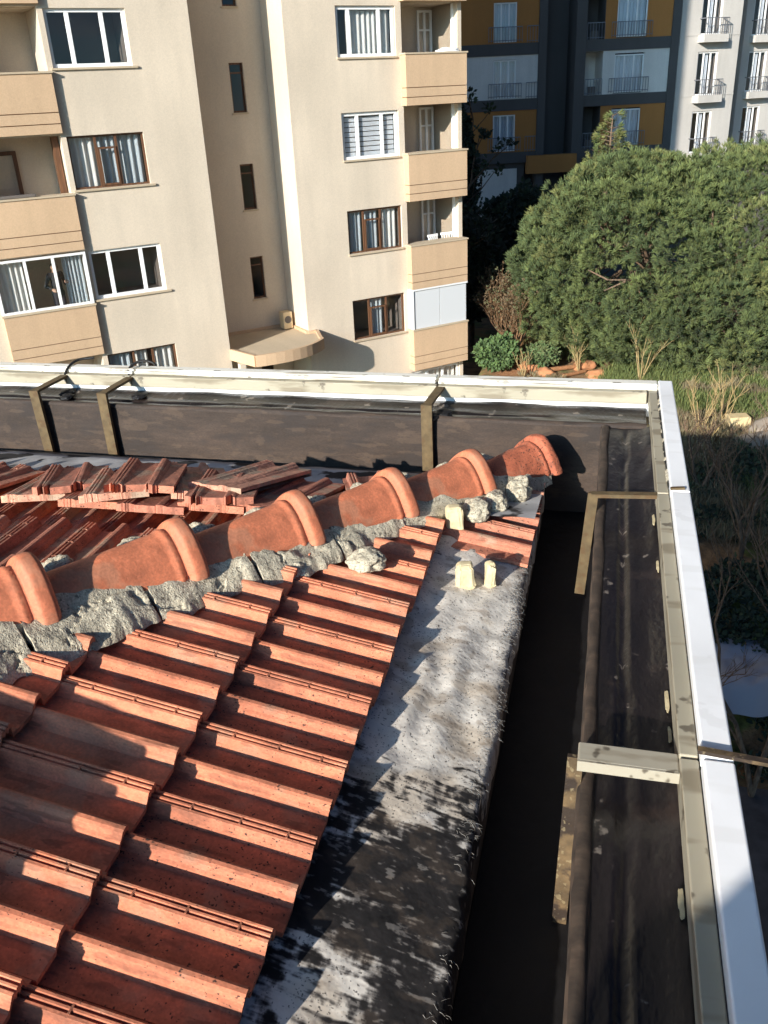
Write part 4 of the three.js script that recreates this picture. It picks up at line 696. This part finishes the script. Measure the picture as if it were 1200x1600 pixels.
function whiteBlock(label, x, z, tL, t1, wins, bottom) {
  const b = thing('apartment_building', label, 'building', [x, GROUND, z], WA), FL = 3.17, y0 = k => 2.18 - FL * k, holes = [];
  for (let k = -2; k < 3; k++) for (const t of wins) holes.push([t, t + 1.5, y0(k), y0(k) + 2.3]);
  partL(b, 'wall', facadePanel(tL, t1, bottom, 10, 0, 0.22, holes), whiteM);
  partL(b, 'core', triUV(lb(tL, t1, bottom, 9.99, -9, -1.5)), whiteM);
  partL(b, 'side_wall', triUV(lb(tL, tL + 0.22, bottom, 9.99, -1.49, -0.22)), whiteM); partL(b, 'side_wall', triUV(lb(t1 - 0.22, t1, bottom, 9.99, -1.49, -0.22)), whiteM);
  partL(b, 'ground_wall', triUV(lb(tL + 0.1, t1 - 0.1, GROUND, bottom - 0.02, -8.9, -0.9)), slateM);
  partL(b, 'soffit', triUV(lb(tL, t1, bottom - 0.02, bottom, -1.5, -0.22)), whiteM);
  partL(b, 'roof', triUV(lb(tL - 0.1, t1 + 0.1, 10, 10.3, -9.1, 0.1)), whiteM);
  for (const [a, c, d, e] of holes) { windowUnit(b, a, c, d, e, -0.06, { mull: [0.33, 0.67], fw: 0.08, sill: false, curtains: [[0.35, 0.65, paleGlassCurtain]] }); const bal = subgroup(b, 'balconet'); partL(bal, 'slab', triUV(lb(a - 0.15, c + 0.15, d - 0.4, d, 0.0, 0.55)), whiteM); railing(bal, a - 0.1, c + 0.1, d, d + 0.85, 0.5); partL(bal, 'side_rail', merge([lb(c + 0.08, c + 0.11, d + 0.8, d + 0.85, 0, 0.5), lb(c + 0.08, c + 0.10, d, d + 0.8, 0.24, 0.27)]), railM); partL(bal, 'side_rail', lb(a - 0.11, a - 0.08, d + 0.8, d + 0.85, 0, 0.5), railM); }
  for (const k of [-1, 0, 1, 2]) partL(b, 'string_course', triUV(lb(tL - 0.02, t1 + 0.02, y0(k) - 0.04, y0(k), 0, 0.03)), whiteM);
}
whiteBlock('sunlit white apartment block beside the orange and slate block', 3.25, -59.1, -0.3, 4.15, [1.15], -5.2);
whiteBlock('sunlit white apartment block at the right edge behind the pine', 6.2, -64.5, 1.2, 12, [1.8, 5.4, 9], -4.75);

// ---------------------------------------------------------------- trees and plants
const barkM = mat({ map: tex(256, 256, (u, v) => mul([112, 92, 74], 0.55 + 0.9 * fbm(u, v, 24, 5, 481, 6)), 0.6, 0.6), roughness: 1, bumpMap: bumpCoarse, bumpScale: 0.02 });
function branches(base, dir, len, rad, depth, o, out = [], tips = []) {
  let p = base.clone(), d = dir.clone().normalize(); const n = o.steps || 3;
  for (let i = 0; i < n; i++) { const q = p.clone().addScaledVector(d, len / n), r0 = rad * (1 - 0.35 * i / n), r1 = rad * (1 - 0.35 * (i + 1) / n); out.push(cone(p, q, r0, r1, rad > 0.04 ? 7 : 4)); p = q; d.add(V(rr(-1, 1), rr(-0.5, 0.8), rr(-1, 1)).multiplyScalar(o.wander || 0.25)).normalize();
    if (depth > 0 && i < n - 1 && rnd() < (o.side ?? 0.6)) { const e = d.clone().add(V(rr(-1, 1), rr(-0.2, 0.9), rr(-1, 1)).multiplyScalar(o.spread || 0.9)).normalize(); branches(q, e, len * (o.shrink || 0.62) * rr(0.8, 1.1), r1 * 0.6, depth - 1, o, out, tips); } }
  if (depth > 0) for (let k = 0; k < (o.fork || 2); k++) { const e = d.clone().add(V(rr(-1, 1), rr(-0.2, 0.9), rr(-1, 1)).multiplyScalar(o.spread || 0.9)).normalize(); branches(p, e, len * (o.shrink || 0.62) * rr(0.8, 1.15), rad * 0.58, depth - 1, o, out, tips); }
  else tips.push(p);
  return [out, tips];
}
function blades(n, L, w, spread, s) { // tuft of narrow leaf blades fanning about +Y
  const v = []; let sv = seed; seed = s;
  for (let i = 0; i < n; i++) { const a = rr(0, 6.283), t = Math.sqrt(rnd()) * spread, l = L * rr(0.65, 1), d = V(Math.sin(t) * Math.cos(a), Math.cos(t), Math.sin(t) * Math.sin(a)), sd = V(rr(-1, 1), rr(-1, 1), rr(-1, 1)).cross(d).normalize().multiplyScalar(w / 2), b0 = d.clone().multiplyScalar(L * rr(0, 0.35)), e = b0.clone().addScaledVector(d, l);
    const m = b0.clone().lerp(e, 0.55); v.push(b0.x, b0.y, b0.z, m.x + sd.x, m.y + sd.y, m.z + sd.z, m.x - sd.x, m.y - sd.y, m.z - sd.z, m.x - sd.x, m.y - sd.y, m.z - sd.z, m.x + sd.x, m.y + sd.y, m.z + sd.z, e.x, e.y, e.z); }
  seed = sv; const g = new THREE.BufferGeometry(); g.setAttribute('position', new THREE.Float32BufferAttribute(v, 3)); g.computeVertexNormals(); return g;
}
function instanced(parent, name, geo, m, list, colors) { // list: [pos, dir, scale, colour index]
  const im = shadow(new THREE.InstancedMesh(geo, m, list.length)); im.name = name; im.userData.kind = 'stuff'; const M = new THREE.Matrix4(), q = new THREE.Quaternion(), tw = new THREE.Quaternion(), Y = V(0, 1, 0), c = new THREE.Color();
  list.forEach(([p, d, s, ci], i) => { q.setFromUnitVectors(Y, d.clone().normalize()); tw.setFromAxisAngle(Y, rr(0, 6.28)); q.multiply(tw); const pp = p.clone().sub(parent.position || V(0, 0, 0)); M.compose(pp, q, V(s, s, s)); im.setMatrixAt(i, M); const k = rr(0.8, 1.2), C = colors[ci ?? Math.floor(rnd() * colors.length)]; c.setRGB(C[0] * k, C[1] * k, C[2] * k); im.setColorAt(i, c); });
  im.frustumCulled = false; (parent.isGroup ? parent : scene).add(im); return im;
}
const needleM = mat({ color: 0xffffff, roughness: 0.85, transmission: 0.2, thickness: 0 });
{
  const pine = thing('pine_tree', 'large round stone pine with dense green crown beside the garden', 'tree', [2.6, GY(2.6, -34.5), -34.5]);
  const [tr, tips] = branches(V(2.6, GY(2.6, -34.5) - 0.05, -34.5), V(0.1, 1, 0.0), 3.0, 0.32, 0, { steps: 4, wander: 0.08 });
  part(pine, 'trunk', triUV(merge(tr)), barkM);
  const lim = []; for (let i = 0; i < 9; i++) { const a = i / 9 * 6.283; branches(V(2.7, -7.2 + rr(-0.5, 0.5), -34.5), V(Math.cos(a) * 1.3, rr(0.2, 0.9), Math.sin(a) * 1.3), 2.3, 0.13, 2, { steps: 3, wander: 0.2, spread: 0.7, side: 0.5 }, lim); }
  lim.push(...[[V(1.3, -6.2, -31.2), V(0.5, -5.85, -29.75)], [V(0.5, -5.85, -29.75), V(-0.05, -5.8, -29.5)], [V(-0.05, -5.8, -29.5), V(-0.7, -5.5, -29.6)], [V(0.5, -5.9, -29.75), V(-0.15, -6.15, -29.5)]].map(([a, b]) => cone(a, b, 0.034, 0.022, 6)));
  part(pine, 'limbs', triUV(merge(lim)), barkM);
  const E = [[V(0.75, -5.95, -33.4), V(4.1, 3.55, 4.0)], [V(4.9, -6.0, -34.6), V(4.7, 3.65, 4.4)], [V(9.4, -6.6, -35.6), V(4.8, 3.6, 4.4)], [V(3.6, -7.6, -32.4), V(4.2, 2.0, 3.4)], [V(-0.9, -6.7, -32.7), V(2.4, 2.3, 2.6)]];
  const inside = (p, skip, k) => E.some(([c, r], i) => i !== skip && ((p.x - c.x) / r.x) ** 2 + ((p.y - c.y) / r.y) ** 2 + ((p.z - c.z) / r.z) ** 2 < k);
  const list = [], hole = V(0.1, -5.8, -29.6);
  E.forEach(([c, r], ei) => {
    const lobes = [], area = 4 * Math.PI * (r.x * r.y + r.x * r.z + r.y * r.z) / 3, want = Math.round(area / 0.9);
    for (let i = 0; i < want * 12 && lobes.length < want; i++) {
      const u = rr(-1, 1), a = rr(0, 6.283), s = Math.sqrt(1 - u * u), d = V(s * Math.cos(a), u, s * Math.sin(a)), rad = rr(0.5, 1.35), k = 1 - rad * 0.62 / Math.min(r.x, r.z) + 0.16 * f3(d.x * 2.6, d.y * 2.6, d.z * 2.6, ei), cc = V(c.x + d.x * r.x * k, c.y + d.y * r.y * k, c.z + d.z * r.z * k);
      if (d.z < -0.5 || inside(cc, ei, 0.60) || cc.y < GY(cc.x, cc.z) + 0.3) continue;
      if (lobes.some(l => l[0].distanceTo(cc) < (l[1] + rad) * 0.54)) continue;
      lobes.push([cc, rad, V(d.x / r.x, d.y / r.y, d.z / r.z).normalize(), rnd() < 0.2 ? 3 : Math.floor(rnd() * 3)]);
    }
    const skip = p => p.z > -31 && Math.hypot((p.x - hole.x) / 0.6, (p.y - hole.y) / 0.2) < 1;
    for (const [cc, rad, out, tone] of lobes) for (let t = 0, nT = Math.round(165 * rad * rad + 24); t < nT; t++) {
      const e = V(rr(-1, 1), rr(-1, 1), rr(-1, 1)).normalize(); if (e.dot(out) < -0.3) continue;
      const p = cc.clone().add(V(e.x * rad, e.y * rad * 0.78, e.z * rad).multiplyScalar(rr(0.7, 1.0) * (1 + 0.25 * f3(e.x * 3 + cc.x, e.y * 3, e.z * 3 + cc.z, 5)))); if (skip(p)) continue;
      list.push([p, e.clone().multiplyScalar(1.0).add(V(0, 0.75, 0)), rr(0.8, 1.35), rnd() < 0.75 ? tone : Math.floor(rnd() * 3)]);
    }
    for (let t = 0; t < area * 20; t++) { // foliage deeper in, between the boughs
      const u = rr(-1, 1), a = rr(0, 6.283), s = Math.sqrt(1 - u * u), d = V(s * Math.cos(a), u, s * Math.sin(a)), k = rr(0.62, 0.8), p = V(c.x + d.x * r.x * k, c.y + d.y * r.y * k, c.z + d.z * r.z * k);
      if (d.z < -0.4 || inside(p, ei, 0.42) || p.y < GY(p.x, p.z) + 0.1 || skip(p)) continue; list.push([p, d.clone().add(V(rr(-.4, .4), 0.6, rr(-.4, .4))), rr(0.9, 1.4), Math.floor(rnd() * 3)]);
    }
  });
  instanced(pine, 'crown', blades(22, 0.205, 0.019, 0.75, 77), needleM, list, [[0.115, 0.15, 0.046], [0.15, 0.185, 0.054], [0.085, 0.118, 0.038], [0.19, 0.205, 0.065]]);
  // inner branchwork: dense dead twigs behind the needles
  const tw = []; E.forEach(([c, r], ei) => { for (let i = 0; i < 26; i++) { const u = rr(-1, 1), a = rr(0, 6.283), s = Math.sqrt(1 - u * u), d = V(s * Math.cos(a), u, s * Math.sin(a)); const q = V(c.x + d.x * r.x * 0.7, Math.max(-9.0, c.y + d.y * r.y * 0.7), c.z + d.z * r.z * 0.7); tw.push(cone(c.clone().lerp(q, 0.25), q, 0.05, 0.012, 4)); } });
  part(pine, 'twigs', triUV(merge(tw)), barkM).userData.kind = 'stuff';
}
const leafM = mat({ color: 0xffffff, roughness: 0.8, transmission: 0.25, thickness: 0 });
function leafGeo(L = 0.14, w = 0.07, n = 7, s = 5) { return blades(n, L, w, 1.5, s); }
function leafyTree(name, label, base, h, rad, cols, o = {}) {
  const G0 = GY(base.x, base.z), t = thing(name, label, o.cat || 'tree', [base.x, G0, base.z]);
  const [br, tips] = branches(V(base.x, G0, base.z), V(rr(-0.1, 0.1), 1, rr(-0.1, 0.1)), h * 0.42, o.rad || 0.16, 3, { steps: 3, wander: 0.18, spread: 0.8, shrink: 0.62, side: 0.7 });
  part(t, 'trunk', triUV(merge(br)), barkM);
  const list = []; const c = V(base.x, G0 + h * 0.6, base.z);
  for (let i = 0; i < (o.n || 900); i++) { const d = V(rr(-1, 1), rr(-1, 1), rr(-1, 1)); if (d.length() > 1) { i--; continue; } const k = 0.85 + 0.35 * f3(d.x * 2, d.y * 2, d.z * 2, 11); const p = V(c.x + d.x * rad * k, Math.max(G0 + 0.1, c.y + d.y * h * 0.42 * k), c.z + d.z * rad * k); list.push([p, V(d.x, d.y + 0.5, d.z), rr(0.8, 1.5)]); }
  for (const q of tips) for (let j = 0; j < 3; j++) list.push([q.clone().add(V(rr(-.3, .3), rr(-.2, .3), rr(-.3, .3))), V(rr(-1, 1), 1, rr(-1, 1)), rr(0.8, 1.4)]);
  instanced(t, 'crown', leafGeo(o.L || 0.3, o.w || 0.15, 8, 9), leafM, list, cols);
  return t;
}
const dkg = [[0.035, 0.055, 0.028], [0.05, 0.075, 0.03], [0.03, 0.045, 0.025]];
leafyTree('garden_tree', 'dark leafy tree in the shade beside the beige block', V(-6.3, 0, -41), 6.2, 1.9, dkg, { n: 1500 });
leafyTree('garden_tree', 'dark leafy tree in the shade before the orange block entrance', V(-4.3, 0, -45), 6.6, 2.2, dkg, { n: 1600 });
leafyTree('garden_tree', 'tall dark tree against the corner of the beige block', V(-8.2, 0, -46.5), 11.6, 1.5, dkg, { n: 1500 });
leafyTree('garden_shrub', 'bright green leafy bush at the foot of the brown shrub', V(-3.75, 0, -30.6), 1.15, 0.85, [[0.11, 0.18, 0.05], [0.08, 0.14, 0.04]], { n: 700, L: 0.18, w: 0.08, rad: 0.03, cat: 'bush' });
leafyTree('garden_shrub', 'low green bush on the bank at the far parapet', V(-2.2, 0, -31.2), 0.8, 0.75, [[0.10, 0.16, 0.05], [0.14, 0.17, 0.06]], { n: 320, L: 0.16, w: 0.07, rad: 0.025, cat: 'bush' });
{ // thin conifer with yellowish sprays behind the pine
  const p0 = V(-0.55, 0, -39.5), t = thing('conifer_tree', 'slender yellow-green conifer rising behind the pine', 'tree', [p0.x, GY(p0.x, p0.z), p0.z]);
  part(t, 'trunk', triUV(cone(V(p0.x, GY(p0.x, p0.z), p0.z), V(p0.x + 0.25, -1.2, p0.z), 0.14, 0.02, 7)), barkM); const list = [], lim = [];
  for (let y = -7; y < -1.1; y += 0.16) { const f = (-0.9 - y) / 5.5, n = 2 + Math.floor(f * 5); for (let i = 0; i < n; i++) { const a = rr(0, 6.283), L = (0.22 + f * 1.7) * rr(0.6, 1.1), d = V(Math.cos(a), rr(0.1, 0.5), Math.sin(a)), b = V(p0.x + 0.25 * (y + 11.2) / 9.7, y, p0.z), e = b.clone().addScaledVector(d, L); lim.push(cone(b, e, 0.02, 0.006, 4)); for (let j = 0; j < 3 + L * 5; j++) list.push([b.clone().lerp(e, rr(0.25, 1)).add(V(rr(-.1, .1), rr(-.15, .05), rr(-.1, .1))), d.clone().add(V(rr(-.5, .5), rr(-.7, .3), rr(-.5, .5))), rr(0.7, 1.2)]); } }
  part(t, 'limbs', triUV(merge(lim)), barkM);
  instanced(t, 'crown', blades(12, 0.26, 0.03, 0.6, 31), needleM, list, [[0.16, 0.18, 0.05], [0.20, 0.20, 0.06], [0.12, 0.16, 0.045]]);
}
{ // leafless brown shrub left of the pine
  const p = V(-3.35, GY(-3.35, -32.4), -32.4), t = thing('bare_shrub', 'leafless brown twiggy shrub at the left of the pine', 'shrub', [p.x, p.y, p.z]); const out = [], tips = [];
  for (let i = 0; i < 11; i++) branches(p.clone(), V(rr(-0.55, 0.45), 1, rr(-0.5, 0.5)), 1.35, 0.036, 4, { steps: 3, wander: 0.2, spread: 0.55, shrink: 0.66, side: 0.8 }, out, tips);
  part(t, 'stems', triUV(merge(out)), mat({ color: col(128, 98, 70), roughness: 1 }));
  const list = tips.slice(0, 2600).map(q => [q, V(rr(-1, 1), rr(0, 1), rr(-1, 1)), rr(0.6, 1.2)]);
  instanced(t, 'dry_leaves', leafGeo(0.10, 0.05, 4, 13), leafM, list, [[0.19, 0.12, 0.06], [0.15, 0.10, 0.05], [0.14, 0.14, 0.06]]);
}
const dryM = mat({ color: col(170, 148, 104), roughness: 1 });
function weed(x, z, h, label) { const p = V(x, GY(x, z), z), t = thing('dry_weed', label, 'weed', [x, p.y, z]); const out = []; for (let i = 0; i < 5; i++) branches(p.clone(), V(rr(-.35, .35), 1, rr(-.35, .35)), h * rr(0.5, 0.75), 0.018, 2, { steps: 3, wander: 0.14, spread: 0.6, shrink: 0.5, side: 0.7 }, out); part(t, 'stalk', triUV(merge(out)), dryM); }
weed(2.8, -24.9, 1.5, 'tall pale dry weed in the garden right of the parapet corner');
weed(3.5, -25.6, 1.6, 'branching dry weed beside the pale stone block');
weed(2.95, -23.6, 1.1, 'short dry weed at the edge of the shade');
weed(-2.75, -30.0, 0.9, 'dry stalks on the bank by the brown shrub');
weed(-0.86, -30.8, 1.5, 'dry stalks at the foot of the pine, left of two');
weed(1.2, -29.4, 1.9, 'dry stalks in front of the pine, right of two');
{ const b = solo('stone_block', triUV(new RoundedBoxGeometry(0.62, 0.5, 0.45, 3, 0.05).translate(0, 0.31, 0)), mat({ map: plasterTex([206, 184, 140], 491), roughness: 0.95 }), 'pale square stone block in the dry garden', 'stone'); b.position.set(3.85, GY(3.85, -25.3) - 0.03, -25.3); b.rotation.y = 0.25; }
const cutWoodM = mat({ map: tex(128, 128, (u, v) => mul([160, 112, 74], 0.7 + 0.5 * fbm(u, v, 12, 4, 501, 3)), 0.5, 0.5), roughness: 0.95 });
[[-1.45, -30.9, 1.3, 0.085, 0.5], [-1.0, -30.5, 1.0, 0.07, 0.75], [-2.4, -30.9, 0.5, 0.10, 1.4]].forEach(([x, z, L, r, yaw], i) => { const o = solo('cut_log', triUV(new THREE.CylinderGeometry(r, r * 0.9, L, 12).rotateZ(Math.PI / 2).translate(0, r, 0)), cutWoodM, ['long cut log lying on the garden bank', 'shorter cut log in front of the long log', 'stubby cut log near the brown shrub'][i], 'log'); o.position.set(x, GY(x, z), z); o.rotation.y = yaw; });
[[-2.6, -31.0, 0.5, 0.24], [-2.0, -30.4, 0.34, 0.2], [-0.7, -31.3, 0.4, 0.24], [-0.2, -30.4, 0.35, 0.2], [4.35, -24.0, 0.7, 0.36], [5.0, -24.9, 0.9, 0.42], [-2.8, -31.9, 0.6, 0.26]].forEach(([x, z, a, h], i) => { const o = solo('garden_rock', smoothLump(a, h, a * 0.8, 0.4, 200 + i, 1.5, 5).translate(0, h * 0.5, 0), i < 4 || i === 6 ? mat({ color: col(178, 122, 84), roughness: 1 }) : mat({ color: col(140, 130, 118), roughness: 1 }), ['reddish earth clod beside the brown shrub', 'small reddish earth clod by the cut logs', 'reddish clod behind the cut logs', 'reddish clod under the pine edge', 'grey boulder at the garden edge near the shade', 'larger grey boulder at the right frame edge', 'reddish earth mound behind the brown shrub'][i], 'rock'); o.position.set(x, GY(x, z) - 0.04, z); });
{ // grass and weeds of the garden
  const list = []; for (let i = 0; i < 26000; i++) { const x = rr(-4.4, 9), z = rr(-34.5, -18), n = f3(x * 0.5, z * 0.5, 1, 301); if ((n < -0.35 && rnd() < 0.8) || (x < 0.4 && (n < 0.15 || rnd() < 0.35))) continue; const dry = f3(x * 0.7 + 9, z * 0.7, 2, 303) + (z > -26.2 ? 0.35 : -0.1); list.push([V(x, GY(x, z), z), V(rr(-.3, .3), 1, rr(-.3, .3)), rr(0.5, 1.3) * (x < 0 ? 0.5 : 1), dry > 0.12 ? 2 + (rnd() < 0.5 ? 1 : 0) : rnd() < 0.5 ? 0 : 1]); }
  const o = instanced({ position: V(0, 0, 0) }, 'garden_grass', blades(9, 0.34, 0.022, 0.5, 19), leafM, list, [[0.13, 0.17, 0.045], [0.17, 0.20, 0.055], [0.28, 0.235, 0.13], [0.22, 0.18, 0.10]]); o.userData.label = 'grass and dry weeds covering the garden'; o.userData.category = 'grass';
}
// shaded strip below the right-hand parapet: tangled bare saplings, ivy, and a pale tarpaulin
for (const [x, z, h, i] of [[3.1, -17.5, 2.6, 0], [3.9, -15.2, 3.2, 1], [2.5, -20.6, 1.9, 2], [2.95, -12.4, 4.4, 3], [4.2, -19, 2.8, 4]]) {
  const t = thing('bare_sapling', ['leafless sapling in the shade midway along the right parapet', 'taller leafless sapling in the shade at the right frame edge', 'small leafless sapling near the sunlit edge of the shade', 'leafless tree with dark branches over the pale tarpaulin', 'leafless sapling in the shade right of the dry grass'][i], 'sapling', [x, GY(x, z), z]); const out = [];
  for (let k = 0; k < 2; k++) branches(V(x, GY(x, z), z), V(rr(-.35, .35), 1, rr(-.3, .3)), h * 0.5, 0.05, 4, { steps: 3, wander: 0.2, spread: 0.75, shrink: 0.66, side: 0.8 }, out); part(t, 'stems', triUV(merge(out)), barkM);
}
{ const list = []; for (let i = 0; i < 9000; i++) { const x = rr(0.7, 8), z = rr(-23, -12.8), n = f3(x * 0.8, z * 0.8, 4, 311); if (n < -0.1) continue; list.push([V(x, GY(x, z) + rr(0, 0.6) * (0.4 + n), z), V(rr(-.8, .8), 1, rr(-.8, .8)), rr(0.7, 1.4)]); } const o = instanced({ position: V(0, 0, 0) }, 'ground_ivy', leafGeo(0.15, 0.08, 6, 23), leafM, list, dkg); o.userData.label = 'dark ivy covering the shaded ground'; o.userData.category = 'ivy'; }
{ const g = new THREE.PlaneGeometry(2.6, 2.2, 40, 34).rotateX(-Math.PI / 2), p = g.attributes.position; for (let i = 0; i < p.count; i++) { const x = p.getX(i), z = p.getZ(i); p.setY(i, 0.55 + 0.22 * f3(x * 1.2, z * 1.2, 1, 321) + 0.06 * f3(x * 5, z * 5, 2, 323) - 0.55 * sstep(0.7, 1.1, Math.max(Math.abs(x) / 1.3, Math.abs(z) / 1.1))); } g.computeVertexNormals();
  const o = solo('tarpaulin', triUV(g), mat({ color: col(150, 154, 166), roughness: 0.8 }), 'crumpled pale tarpaulin on the ground below the right parapet', 'tarpaulin'); o.position.set(3.45, GY(3.45, -14.6) + 0.05, -14.6); }
for (const o of scene.children) if (!o.isLight && o !== sun.target && o !== sky) o.position.y += LIFT;
scene.add(camera);
renderer.render(scene, camera);
